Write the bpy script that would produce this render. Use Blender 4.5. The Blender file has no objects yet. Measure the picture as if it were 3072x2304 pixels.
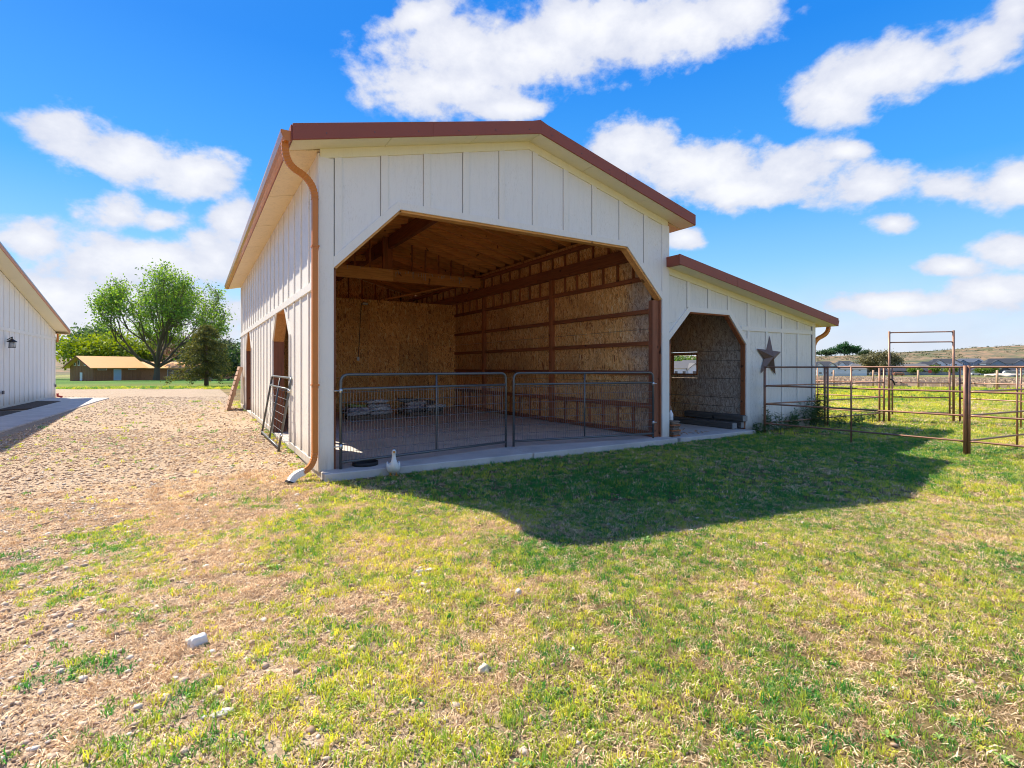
import bpy, math, random
import numpy as np
from mathutils import Vector, Matrix, Euler

random.seed(7); RNG = np.random.default_rng(11)
SC = bpy.context.scene
COL = SC.collection

# ------------------------------------------------------------------ camera, sky, sun, exposure
CAMX, CAMY, CAMZ = -1.632, -8.318, 1.58
cam = bpy.data.cameras.new('camera'); cam_o = bpy.data.objects.new('camera', cam); COL.objects.link(cam_o)
cam.sensor_width = 36.0; cam.lens = 36.0 * 1558 / 3072
cam.shift_y = -(1152 - 1102) / 3072.0 
cam.clip_start = 0.05; cam.clip_end = 9000
cam_o.location = (CAMX, CAMY, CAMZ)
cam_o.rotation_euler = (math.radians(90), 0, -math.atan2(.521, .8536))
SC.camera = cam_o

# light travels (+.375, -.785, -1) in world metres
SUN_D = Vector((.375, -.785, -1.0)).normalized()
sun_el = math.asin(-SUN_D.z); sun_az = math.atan2(-SUN_D.x, -SUN_D.y)      # azimuth of the sun, clockwise from +Y
sl = bpy.data.lights.new('sun', 'SUN'); sl.energy = 2.05; sl.angle = math.radians(.53); sl.color = (1.0, .90, .74)
so = bpy.data.objects.new('sun', sl); COL.objects.link(so)
so.rotation_euler = SUN_D.to_track_quat('-Z', 'Y').to_euler()

SC.view_settings.view_transform = 'Standard'; SC.view_settings.look = 'None'
SC.view_settings.gamma = 1.0; SC.view_settings.use_curve_mapping = False
SC.view_settings.exposure = 2.2
SC.cycles.use_denoising = True; SC.cycles.denoising_prefilter = 'ACCURATE'; SC.cycles.denoising_input_passes = 'RGB_ALBEDO_NORMAL'; SC.cycles.filter_width = 1.05
SC.cycles.max_bounces = 12; SC.cycles.diffuse_bounces = 9; SC.cycles.transparent_max_bounces = 12
SC.cycles.caustics_reflective = False; SC.cycles.caustics_refractive = False
SC.cycles.sample_clamp_indirect = 10.0

# clouds: azimuth (deg clockwise from +Y), elevation (deg), half width, half height (direction units), tilt (deg)
CLOUDS = [(-9.3, 18.8, 0.055, 0.037, 15.0), (-5.0, 18.0, 0.08, 0.04, -1.0), (-0.0, 17.7, 0.072, 0.04, 11.0), (-5.5, 13.3, 0.044, 0.028, 10.0), (-2.6, 13.1, 0.04, 0.021, 9.0), (3.0, 13.8, 0.041, 0.033, 7.0), (-11.3, 10.2, 0.037, 0.032, 9.0), (-3.6, 9.7, 0.156, 0.042, 7.0), (1.8, 10.3, 0.084, 0.052, 6.0), (-9.9, 5.9, 0.092, 0.046, 5.0), (-2.6, 4.4, 0.206, 0.066, 3.0), (26.0, 31.2, 0.144, 0.053, 3.0), (23.5, 28.0, 0.133, 0.05, 4.0), (33.6, 31.0, 0.136, 0.054, -1.0), (39.2, 32.9, 0.178, 0.054, -4.0), (48.4, 32.0, 0.134, 0.042, -9.0), (54.7, 32.5, 0.076, 0.029, -13.0), (21.0, 33.6, 0.08, 0.021, 22.0), (30.6, 26.5, 0.072, 0.021, 0.0), (62.8, 23.8, 0.059, 0.035, -14.0), (66.0, 24.9, 0.085, 0.041, -3.0), (70.3, 24.7, 0.054, 0.036, -1.0), (73.8, 24.5, 0.051, 0.035, 4.0), (75.4, 26.4, 0.026, 0.022, 1.0), (44.6, 22.1, 0.077, 0.045, -5.0), (50.7, 19.8, 0.129, 0.048, -7.0), (58.9, 18.7, 0.09, 0.043, -9.0), (55.2, 17.2, 0.141, 0.028, -7.0), (66.7, 16.0, 0.056, 0.028, -11.0), (71.5, 15.0, 0.068, 0.028, -12.0), (75.4, 14.5, 0.04, 0.037, -14.0), (67.7, 12.6, 0.027, 0.016, -9.0), (49.8, 13.3, 0.033, 0.018, -4.0), (64.2, 19.3, 0.027, 0.013, -12.0), (71.8, 8.4, 0.045, 0.015, -7.0), (75.4, 9.1, 0.044, 0.025, -9.0), (74.3, 6.1, 0.059, 0.026, -6.0), (68.4, 5.4, 0.114, 0.021, -4.0),
          (110, 22, .2, .07, 0), (150, 30, .25, .08, 5), (200, 18, .22, .06, 0), (245, 35, .2, .09, -5), (290, 14, .2, .05, 0), (320, 27, .16, .06, 0), (95, 7, .2, .05, 0), (185, 55, .2, .12, 0), (130, 12, .2, .06, 4), (165, 14, .22, .06, -3), (190, 32, .24, .1, 3), (225, 14, .22, .07, 0), (265, 20, .2, .07, 5), (170, 44, .2, .1, 8), (215, 48, .2, .1, -6), (240, 8, .25, .05, 0), (125, 42, .2, .09, 0), (100, 32, .16, .07, 0), (155, 5, .3, .04, 0), (200, 6, .3, .04, 0)]  # unseen clouds outside the view, most added to brighten shade and the barn interior

def N(nt, typ, **kw):
    n = nt.nodes.new(typ)
    for k, v in kw.items(): setattr(n, k, v)
    return n

def make_world():
    w = bpy.data.worlds.new('World'); SC.world = w; w.use_nodes = True
    nt = w.node_tree; nt.nodes.clear(); L = nt.links.new
    out = N(nt, 'ShaderNodeOutputWorld'); bg = N(nt, 'ShaderNodeBackground'); bg.inputs['Strength'].default_value = .15
    sky = N(nt, 'ShaderNodeTexSky'); sky.sky_type = 'NISHITA'; sky.sun_disc = False
    sky.sun_elevation = sun_el; sky.sun_rotation = sun_az % (2 * math.pi)
    sky.altitude = 700; sky.air_density = 1.0; sky.dust_density = .5; sky.ozone_density = 2.5
    tc = N(nt, 'ShaderNodeTexCoord')
    hs = N(nt, 'ShaderNodeHueSaturation'); hs.inputs['Saturation'].default_value = 1.28; hs.inputs['Value'].default_value = .42; hs.inputs['Hue'].default_value = .513
    g_ = N(nt, 'ShaderNodeGamma'); g_.inputs['Gamma'].default_value = 1.12; L(sky.outputs[0], g_.inputs[0]); L(g_.outputs[0], hs.inputs['Color'])
    prev = None
    for az, el, a, b, t in CLOUDS:
        A, E, T = math.radians(az), math.radians(el), math.radians(t)
        c = Vector((math.sin(A) * math.cos(E), math.cos(A) * math.cos(E), math.sin(E)))
        h = Vector((c.y, -c.x, 0)).normalized(); u = h.cross(c).normalized()
        h2 = h * math.cos(T) + u * math.sin(T); u2 = -h * math.sin(T) + u * math.cos(T)
        R = Matrix((h2, u2, h2.cross(u2))).transposed()
        mp = N(nt, 'ShaderNodeMapping', vector_type='TEXTURE')
        mp.inputs['Location'].default_value = c; mp.inputs['Rotation'].default_value = R.to_euler(); mp.inputs['Scale'].default_value = (a, b, 1)
        L(tc.outputs['Generated'], mp.inputs['Vector'])
        ln = N(nt, 'ShaderNodeVectorMath', operation='LENGTH'); L(mp.outputs[0], ln.inputs[0])
        if prev is None: prev = ln.outputs['Value']
        else:
            mn = N(nt, 'ShaderNodeMath', operation='SMOOTH_MIN'); mn.inputs[2].default_value = .35
            L(prev, mn.inputs[0]); L(ln.outputs['Value'], mn.inputs[1]); prev = mn.outputs[0]
    def noise(scale, det, rough, w4=0, dist=0):
        n = N(nt, 'ShaderNodeTexNoise', noise_dimensions='4D'); n.inputs['Scale'].default_value = scale; n.inputs['Detail'].default_value = det
        n.inputs['Roughness'].default_value = rough; n.inputs['W'].default_value = w4; n.inputs['Distortion'].default_value = dist
        L(st.outputs[0], n.inputs['Vector']); return n.outputs['Fac']
    st = N(nt, 'ShaderNodeMapping'); st.inputs['Scale'].default_value = (1, 1, 1.5); L(tc.outputs['Generated'], st.inputs['Vector'])
    def math_(op, a, b=None, clamp=False):
        m = N(nt, 'ShaderNodeMath', operation=op, use_clamp=clamp)
        for i, v in enumerate((a, b)):
            if v is None: continue
            if isinstance(v, (int, float)): m.inputs[i].default_value = v
            else: L(v, m.inputs[i])
        return m.outputs[0]
    n1 = noise(8.5, 8, .55, 1.3, .12); n2 = noise(26, 7, .58, 4.1, .05)
    d = math_('SUBTRACT', 1.22, prev)
    d = math_('ADD', d, math_('MULTIPLY', math_('SUBTRACT', n1, .5), 2.0))
    d = math_('ADD', d, math_('MULTIPLY', math_('SUBTRACT', n2, .5), 1.5))
    def mrange(v, a, b, c0=0, c1=1):
        m = N(nt, 'ShaderNodeMapRange', interpolation_type='SMOOTHSTEP'); L(v, m.inputs['Value'])
        for i, x in zip(('From Min', 'From Max', 'To Min', 'To Max'), (a, b, c0, c1)): m.inputs[i].default_value = x
        return m.outputs[0]
    al = mrange(d, -.02, .62)
    sep = N(nt, 'ShaderNodeSeparateXYZ'); L(tc.outputs['Generated'], sep.inputs[0])
    blue = N(nt, 'ShaderNodeValToRGB'); L(sep.outputs['Z'], blue.inputs[0]); cr_ = blue.color_ramp
    while len(cr_.elements) < 5: cr_.elements.new(.5)
    for e, (p_, c_) in zip(cr_.elements, ((0, (.72, .88, 1.0)), (.14, (.32, .66, 1.0)), (.30, (.075, .41, .95)), (.50, (.02, .255, .84)), (1, (.01, .15, .6)))): e.position = p_; e.color = (*c_, 1)
    bs = N(nt, 'ShaderNodeVectorMath', operation='SCALE'); L(blue.outputs[0], bs.inputs[0]); bs.inputs['Scale'].default_value = 1.54
    skm = N(nt, 'ShaderNodeMixRGB'); skm.inputs[0].default_value = .93; L(hs.outputs[0], skm.inputs[1]); L(bs.outputs[0], skm.inputs[2])
    # thin milky veil towards the horizon
    n3 = noise(5, 8, .6, 7.7, .3)
    veil = math_('MULTIPLY', mrange(sep.outputs['Z'], .0, .19, 1, 0), mrange(n3, .25, .62, .35, .95))
    al = math_('MAXIMUM', al, veil, True)
    al = math_('MULTIPLY', al, .965)
    shade = math_('ADD', math_('MULTIPLY', mrange(d, .25, 1.5), .6), math_('MULTIPLY', noise(12, 6, .55, 9.9, .3), .75), True)
    cr = N(nt, 'ShaderNodeMixRGB'); L(shade, cr.inputs[0])
    cr.inputs[1].default_value = (.88, .95, 1.19, 1); cr.inputs[2].default_value = (1.45, 1.46, 1.51, 1)
    mx = N(nt, 'ShaderNodeMixRGB'); L(al, mx.inputs[0]); L(skm.outputs[0], mx.inputs[1]); L(cr.outputs[0], mx.inputs[2])
    L(mx.outputs[0], bg.inputs['Color']); L(bg.outputs[0], out.inputs[0])
make_world()

# ------------------------------------------------------------------ helpers
def tag(o, label=None, cat=None, group=None, kind=None):
    for k, v in (('label', label), ('category', cat), ('group', group), ('kind', kind)):
        if v: o[k] = v
    return o

def empty(name, loc=(0, 0, 0), label=None, cat=None, group=None):
    o = bpy.data.objects.new(name, None); COL.objects.link(o); o.location = loc; o.empty_display_size = .1
    return tag(o, label, cat, group)

class MB:
    def __init__(s): s.v = []; s.f = []
    def add(s, vs, fs):
        n = len(s.v); s.v += [tuple(p) for p in vs]; s.f += [tuple(i + n for i in f) for f in fs]; return s
    def box(s, x0, x1, y0, y1, z0, z1):
        return s.add([(x, y, z) for z in (z0, z1) for y in (y0, y1) for x in (x0, x1)],
                     [(0, 2, 3, 1), (4, 5, 7, 6), (0, 1, 5, 4), (2, 6, 7, 3), (0, 4, 6, 2), (1, 3, 7, 5)])
    def prism(s, poly, axis, d0, d1):
        """polygon in the plane across `axis`, extruded from d0 to d1 along it"""
        def P(a, b, d): return {'x': (d, a, b), 'y': (a, d, b), 'z': (a, b, d)}[axis]
        n = len(poly); vs = [P(a, b, d0) for a, b in poly] + [P(a, b, d1) for a, b in poly]
        fs = [tuple(range(n - 1, -1, -1)), tuple(range(n, 2 * n))] + [(i, (i + 1) % n, n + (i + 1) % n, n + i) for i in range(n)]
        return s.add(vs, fs)
    def beam(s, p0, p1, w, h, up=(0, 0, 1)):
        p0, p1 = Vector(p0), Vector(p1); d = (p1 - p0).normalized(); up = Vector(up)
        if abs(d.dot(up)) > .99: up = Vector((1, 0, 0))
        a = d.cross(up).normalized(); b = a.cross(d).normalized()
        vs = [p + a * (i * w / 2) + b * (j * h / 2) for p in (p0, p1) for j in (-1, 1) for i in (-1, 1)]
        return s.add(vs, [(0, 2, 3, 1), (4, 5, 7, 6), (0, 1, 5, 4), (2, 6, 7, 3), (0, 4, 6, 2), (1, 3, 7, 5)])
    def tube(s, pts, r, n=8, cap=True, rect=None):
        pts = [Vector(p) for p in pts]; rs = r if isinstance(r, (list, tuple)) else [r] * len(pts)
        rings = []; ref = None
        for i, p in enumerate(pts):
            d = (pts[min(i + 1, len(pts) - 1)] - pts[max(i - 1, 0)]).normalized()
            if ref is None:
                ref = Vector((0, 0, 1)) if abs(d.z) < .9 else Vector((0, 1, 0))
                ref = (ref - d * ref.dot(d)).normalized()
            else:
                ref = (ref - d * ref.dot(d)).normalized()
            b = d.cross(ref)
            if rect:
                w, h = rect[0] * rs[i], rect[1] * rs[i]
                rings.append([p + ref * (sx * w) + b * (sy * h) for sx, sy in ((1, 1), (-1, 1), (-1, -1), (1, -1))])
            else:
                rings.append([p + (ref * math.cos(2 * math.pi * k / n) + b * math.sin(2 * math.pi * k / n)) * rs[i] for k in range(n)])
        m = 4 if rect else n
        vs = [v for rg in rings for v in rg]; fs = []
        for i in range(len(rings) - 1):
            for k in range(m):
                fs.append((i * m + k, i * m + (k + 1) % m, (i + 1) * m + (k + 1) % m, (i + 1) * m + k))
        if cap:
            fs.append(tuple(range(m - 1, -1, -1))); fs.append(tuple((len(rings) - 1) * m + k for k in range(m)))
        return s.add(vs, fs)
    def mesh(s, name, mat, smooth=False):
        me = bpy.data.meshes.new(name); me.from_pydata(s.v, [], s.f); me.update()
        if mat: me.materials.append(mat)
        if smooth: me.polygons.foreach_set('use_smooth', [True] * len(me.polygons))
        return me
    def build(s, name, mat, parent=None, smooth=False, bevel=0, loc=None):
        me = s.mesh(name, mat, smooth); return place(name, me, parent, bevel, loc)

def place(name, me, parent=None, bevel=0, loc=None):
    o = bpy.data.objects.new(name, me); COL.objects.link(o)
    if parent is not None: o.parent = parent
    if loc is not None: o.location = loc
    if bevel:
        b = o.modifiers.new('bevel', 'BEVEL'); b.width = bevel; b.segments = 1; b.limit_method = 'ANGLE'
    return o

def box(name, mat, parent, *a, bevel=0): return MB().box(*a).build(name, mat, parent, bevel=bevel)

def np_mesh(name, V, F, mat, smooth=False, attrs=None):
    """V (n,3), F (m,k) arrays"""
    me = bpy.data.meshes.new(name); V = np.asarray(V, np.float32); F = np.asarray(F, np.int32)
    me.vertices.add(len(V)); me.vertices.foreach_set('co', V.ravel())
    me.loops.add(F.size); me.loops.foreach_set('vertex_index', F.ravel())
    me.polygons.add(len(F)); me.polygons.foreach_set('loop_start', np.arange(len(F), dtype=np.int32) * F.shape[1])
    if smooth: me.polygons.foreach_set('use_smooth', np.ones(len(F), bool))
    me.update(calc_edges=True)
    if mat: me.materials.append(mat)
    for k, (typ, arr) in (attrs or {}).items():
        a = me.attributes.new(k, typ, 'POINT')
        a.data.foreach_set('color' if 'COLOR' in typ else ('vector' if 'VECTOR' in typ else 'value'), np.asarray(arr, np.float32 if typ != 'INT' else np.int32).ravel())
    return me

def copy_tree(o, parent=None):
    c = o.copy(); COL.objects.link(c)
    if parent is not None: c.parent = parent
    for ch in list(o.children): copy_tree(ch, c)
    return c

def dup(root, loc, rotz=0, label=None, scale=None):
    c = copy_tree(root); c.location = loc; c.rotation_euler = (0, 0, rotz)
    if label: c['label'] = label
    if scale: c.scale = scale if hasattr(scale, '__len__') else (scale,) * 3
    return c

# value noise -------------------------------------------------------
_P = np.random.default_rng(3).random((256, 256))
def vnoise(x, y):
    xi = np.floor(x).astype(int); yi = np.floor(y).astype(int); fx = x - xi; fy = y - yi
    fx = fx * fx * (3 - 2 * fx); fy = fy * fy * (3 - 2 * fy)
    a = _P[xi & 255, yi & 255]; b = _P[(xi + 1) & 255, yi & 255]; c = _P[xi & 255, (yi + 1) & 255]; d = _P[(xi + 1) & 255, (yi + 1) & 255]
    return (a * (1 - fx) + b * fx) * (1 - fy) + (c * (1 - fx) + d * fx) * fy
def fbm(x, y, o=4, off=0.):
    s = 0; a = .5; t = 0
    for i in range(o):
        s = s + a * vnoise(x * 2 ** i + 17.3 * i + off, y * 2 ** i + 9.1 * i + off * 1.7); t += a; a *= .55
    return s / t
def sst(a, b, x):
    t = np.clip((x - a) / (b - a), 0, 1); return t * t * (3 - 2 * t)
def uni(p):  # roughly flatten the histogram of fbm to 0..1
    return np.clip((p - .5) * 1.9 + .5, 0, 1)

# ------------------------------------------------------------------ materials
def mat(name):
    m = bpy.data.materials.new(name); m.use_nodes = True; nt = m.node_tree
    return m, nt, nt.nodes['Principled BSDF'], nt.links.new
def ramp(nt, fac, stops):
    r = N(nt, 'ShaderNodeValToRGB'); cr = r.color_ramp
    while len(cr.elements) < len(stops): cr.elements.new(.5)
    for e, (p, c) in zip(cr.elements, stops): e.position = p; e.color = (*c, 1)
    nt.links.new(fac, r.inputs[0]); return r.outputs[0]
def tnoise(nt, vec, scale, det=4, rough=.55, dist=0):
    n = N(nt, 'ShaderNodeTexNoise'); n.inputs['Scale'].default_value = scale; n.inputs['Detail'].default_value = det
    n.inputs['Roughness'].default_value = rough; n.inputs['Distortion'].default_value = dist
    if vec: nt.links.new(vec, n.inputs['Vector'])
    return n.outputs['Fac']
def tmap(nt, vec, scale=(1, 1, 1), rot=(0, 0, 0), loc=(0, 0, 0)):
    m = N(nt, 'ShaderNodeMapping'); m.inputs['Scale'].default_value = scale; m.inputs['Rotation'].default_value = rot; m.inputs['Location'].default_value = loc
    nt.links.new(vec, m.inputs['Vector']); return m.outputs[0]
def mix(nt, f, a, b, mode='MIX'):
    m = N(nt, 'ShaderNodeMixRGB', blend_type=mode)
    for i, v in enumerate((f, a, b)):
        if isinstance(v, (int, float)): m.inputs[i].default_value = v
        elif isinstance(v, tuple): m.inputs[i].default_value = (*v, 1)
        else: nt.links.new(v, m.inputs[i])
    return m.outputs[0]
def mrng(nt, v, a, b, c=0, d=1):
    m = N(nt, 'ShaderNodeMapRange', interpolation_type='SMOOTHSTEP'); nt.links.new(v, m.inputs['Value'])
    for k, x in zip(('From Min', 'From Max', 'To Min', 'To Max'), (a, b, c, d)): m.inputs[k].default_value = x
    return m.outputs[0]
def bump(nt, bsdf, h, dist=.01, strength=.6):
    b = N(nt, 'ShaderNodeBump'); b.inputs['Distance'].default_value = dist; b.inputs['Strength'].default_value = strength
    nt.links.new(h, b.inputs['Height']); nt.links.new(b.outputs[0], bsdf.inputs['Normal'])
def world_pos(nt): return N(nt, 'ShaderNodeNewGeometry').outputs['Position']
def obj_rand(nt): return N(nt, 'ShaderNodeObjectInfo').outputs['Random']

def simple(name, col, rough=.6, metal=0., var=.12, scale=6, spec=.5, bump_d=0):
    m, nt, b, L = mat(name); p = world_pos(nt)
    f = tnoise(nt, p, scale, 5)
    c = mix(nt, f, tuple(x * (1 - var) for x in col), tuple(min(1, x * (1 + var)) for x in col))
    L(c, b.inputs['Base Color']); b.inputs['Roughness'].default_value = rough; b.inputs['Metallic'].default_value = metal
    b.inputs['Specular IOR Level'].default_value = spec
    if bump_d: bump(nt, b, tnoise(nt, p, scale * 8, 5), bump_d)
    return m

def paint(name, dirt=.3, base=(.80, .78, .73), stain_axis=True, texture=.004):
    """white exterior paint on textured wood siding, grime in streaks"""
    m, nt, b, L = mat(name); p = world_pos(nt)
    tall = tmap(nt, p, (7, 7, .9)); flake = tmap(nt, p, (34, 34, 10))
    streak = tnoise(nt, tall, 2.2, 6, .62); fl = tnoise(nt, flake, 1.6, 4, .6, .6); big = tnoise(nt, p, .8, 3)
    f = mrng(nt, streak, .45, .8); g = mrng(nt, fl, .52, .72); k = mrng(nt, big, .38, .72)
    mm = N(nt, 'ShaderNodeMath', operation='MULTIPLY'); L(g, mm.inputs[0]); L(k, mm.inputs[1])
    c = mix(nt, f, base, tuple(x * (1 - dirt * .35) for x in base))
    c2 = mix(nt, mm.outputs[0], c, tuple(x * (1 - dirt) for x in (base[0], base[1] * .97, base[2] * .92)))
    # splash dirt just above the ground
    sep = N(nt, 'ShaderNodeSeparateXYZ'); L(p, sep.inputs[0])
    low = mrng(nt, sep.outputs['Z'], -.05, .5, 1.2, 0)
    lm = N(nt, 'ShaderNodeMath', operation='MULTIPLY'); L(low, lm.inputs[0]); L(streak, lm.inputs[1])
    c3 = mix(nt, lm.outputs[0], c2, (.42, .36, .28))
    L(c3, b.inputs['Base Color']); b.inputs['Roughness'].default_value = .55
    bump(nt, b, fl, texture, .5); return m

def osb(name, tint=(1, 1, 1), grey_y=None, dark=1.0, grey=0.):
    m, nt, b, L = mat(name); p = world_pos(nt); rn = obj_rand(nt)
    def strands(rot, sc, loc):
        q = tmap(nt, p, (1, 1, 1), rot, loc)
        wob = N(nt, 'ShaderNodeTexNoise'); wob.inputs['Scale'].default_value = 6; L(q, wob.inputs['Vector'])
        vm = N(nt, 'ShaderNodeVectorMath', operation='MULTIPLY_ADD'); L(wob.outputs['Color'], vm.inputs[0]); vm.inputs[1].default_value = (.05, .05, .05); L(q, vm.inputs[2])
        v = N(nt, 'ShaderNodeTexVoronoi'); v.inputs['Scale'].default_value = 1
        L(tmap(nt, vm.outputs[0], sc), v.inputs['Vector'])
        s = N(nt, 'ShaderNodeSeparateColor'); L(v.outputs['Color'], s.inputs[0]); return s
    s1 = strands((.5, .5, 0), (42, 42, 9), (0, 0, 0)); s2 = strands((-.45, -.4, 0), (50, 50, 12), (3, 1, 2)); s3 = strands((0.1, .1, 0), (30, 30, 7), (5, 4, 1))
    f = mix(nt, mrng(nt, s1.outputs[1], .4, .5), s1.outputs[0], s2.outputs[0])
    f = mix(nt, mrng(nt, s3.outputs[1], .62, .66), f, s3.outputs[0])
    T = lambda c: tuple(min(1, c[i] * tint[i] * dark) for i in range(3))
    c = ramp(nt, f, [(0, T((.30, .11, .03))), (.12, T((.56, .26, .075))), (.5, T((.84, .45, .15))), (.85, T((.92, .57, .23))), (1, T((.95, .72, .40)))])
    big = tnoise(nt, p, 1.1, 4)
    c = mix(nt, mrng(nt, big, .4, .75, 0, .45), c, T((.46, .20, .07)))
    c = mix(nt, mix(nt, .5, (0, 0, 0), (.3, .3, .3)) if False else .0, c, c)
    hv = N(nt, 'ShaderNodeHueSaturation'); L(c, hv.inputs['Color'])
    vv = N(nt, 'ShaderNodeMapRange'); L(rn, vv.inputs['Value']); vv.inputs['To Min'].default_value = .84; vv.inputs['To Max'].default_value = 1.12; L(vv.outputs[0], hv.inputs['Value'])
    c = hv.outputs[0]
    if grey_y:
        sep = N(nt, 'ShaderNodeSeparateXYZ'); L(p, sep.inputs[0])
        q = N(nt, 'ShaderNodeMath', operation='MULTIPLY_ADD'); L(big, q.inputs[0]); q.inputs[1].default_value = -2.6; L(sep.outputs['Y'], q.inputs[2])
        w = mrng(nt, q.outputs[0], grey_y[0] - 1.3, grey_y[1] - 1.3, .75, 0)
        gs = mix(nt, f, (.20, .175, .15), (.52, .50, .46))
        c = mix(nt, w, c, gs)
    if grey: c = mix(nt, grey, c, mix(nt, f, (.16, .14, .12), (.42, .39, .35)))
    L(c, b.inputs['Base Color']); b.inputs['Roughness'].default_value = .75
    bump(nt, b, f, .002, .5); return m

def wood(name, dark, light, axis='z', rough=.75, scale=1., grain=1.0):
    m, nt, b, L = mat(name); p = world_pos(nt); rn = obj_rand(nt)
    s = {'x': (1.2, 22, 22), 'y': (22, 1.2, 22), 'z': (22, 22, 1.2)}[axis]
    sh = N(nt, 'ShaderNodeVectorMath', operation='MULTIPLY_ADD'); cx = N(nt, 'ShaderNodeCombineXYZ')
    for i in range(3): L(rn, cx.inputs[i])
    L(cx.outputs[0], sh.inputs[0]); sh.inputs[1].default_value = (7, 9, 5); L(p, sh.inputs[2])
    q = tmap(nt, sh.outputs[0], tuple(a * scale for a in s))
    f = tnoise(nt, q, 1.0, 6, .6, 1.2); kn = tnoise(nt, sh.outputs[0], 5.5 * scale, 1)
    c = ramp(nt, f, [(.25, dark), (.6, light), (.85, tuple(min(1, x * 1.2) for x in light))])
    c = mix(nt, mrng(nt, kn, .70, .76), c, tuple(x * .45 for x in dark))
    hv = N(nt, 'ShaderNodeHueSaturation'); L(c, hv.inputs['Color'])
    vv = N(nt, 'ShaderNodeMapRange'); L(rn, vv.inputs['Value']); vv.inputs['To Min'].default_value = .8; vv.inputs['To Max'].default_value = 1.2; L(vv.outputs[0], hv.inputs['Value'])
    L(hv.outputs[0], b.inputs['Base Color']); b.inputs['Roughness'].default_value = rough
    bump(nt, b, f, .002 * grain, .5); return m

def rusty(name, base=(.24, .13, .09), rust=(.42, .20, .11), rough=.42):
    m, nt, b, L = mat(name); p = world_pos(nt)
    f = tnoise(nt, p, 4, 5, .6); g = tnoise(nt, p, 60, 3)
    k = mrng(nt, f, .35, .75)
    c = mix(nt, k, base, rust); c = mix(nt, mrng(nt, g, .6, .75, 0, .5), c, (.16, .14, .12))
    L(c, b.inputs['Base Color']); b.inputs['Roughness'].default_value = rough; b.inputs['Metallic'].default_value = .25
    bump(nt, b, g, .001, .4); return m

def leaf(name, c0, c1, attr=None, trans=.45, rough=.5, hue_from='rand', warm=None):
    m = bpy.data.materials.new(name); m.use_nodes = True; nt = m.node_tree; nt.nodes.clear(); L = nt.links.new
    out = N(nt, 'ShaderNodeOutputMaterial')
    if attr:
        a = N(nt, 'ShaderNodeAttribute', attribute_type=attr[0], attribute_name=attr[1]); fac = a.outputs['Fac']
    else:
        g = N(nt, 'ShaderNodeNewGeometry'); fac = g.outputs['Random Per Island']
    c = mix(nt, fac, c0, c1)
    if attr:
        gi_ = N(nt, 'ShaderNodeNewGeometry'); hv = N(nt, 'ShaderNodeHueSaturation'); L(c, hv.inputs['Color']); L(mrng(nt, gi_.outputs['Random Per Island'], 0, 1, .5, 1.4), hv.inputs['Value']); c = hv.outputs[0]
    if warm is not None:
        g2 = N(nt, 'ShaderNodeNewGeometry'); c = mix(nt, mrng(nt, g2.outputs['Random Per Island'], .8, .9), c, warm)
    d = N(nt, 'ShaderNodeBsdfDiffuse'); t = N(nt, 'ShaderNodeBsdfTranslucent'); gl = N(nt, 'ShaderNodeBsdfGlossy'); gl.inputs['Roughness'].default_value = rough
    hs = N(nt, 'ShaderNodeHueSaturation'); hs.inputs['Saturation'].default_value = 1.15; hs.inputs['Value'].default_value = 1.25; hs.inputs['Hue'].default_value = .49; L(c, hs.inputs['Color'])
    L(c, d.inputs[0]); L(hs.outputs[0], t.inputs[0])
    m1 = N(nt, 'ShaderNodeMixShader'); m1.inputs[0].default_value = trans; L(d.outputs[0], m1.inputs[1]); L(t.outputs[0], m1.inputs[2])
    m2 = N(nt, 'ShaderNodeMixShader'); m2.inputs[0].default_value = .04; L(m1.outputs[0], m2.inputs[1]); L(gl.outputs[0], m2.inputs[2])
    L(m2.outputs[0], out.inputs[0]); return m

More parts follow.
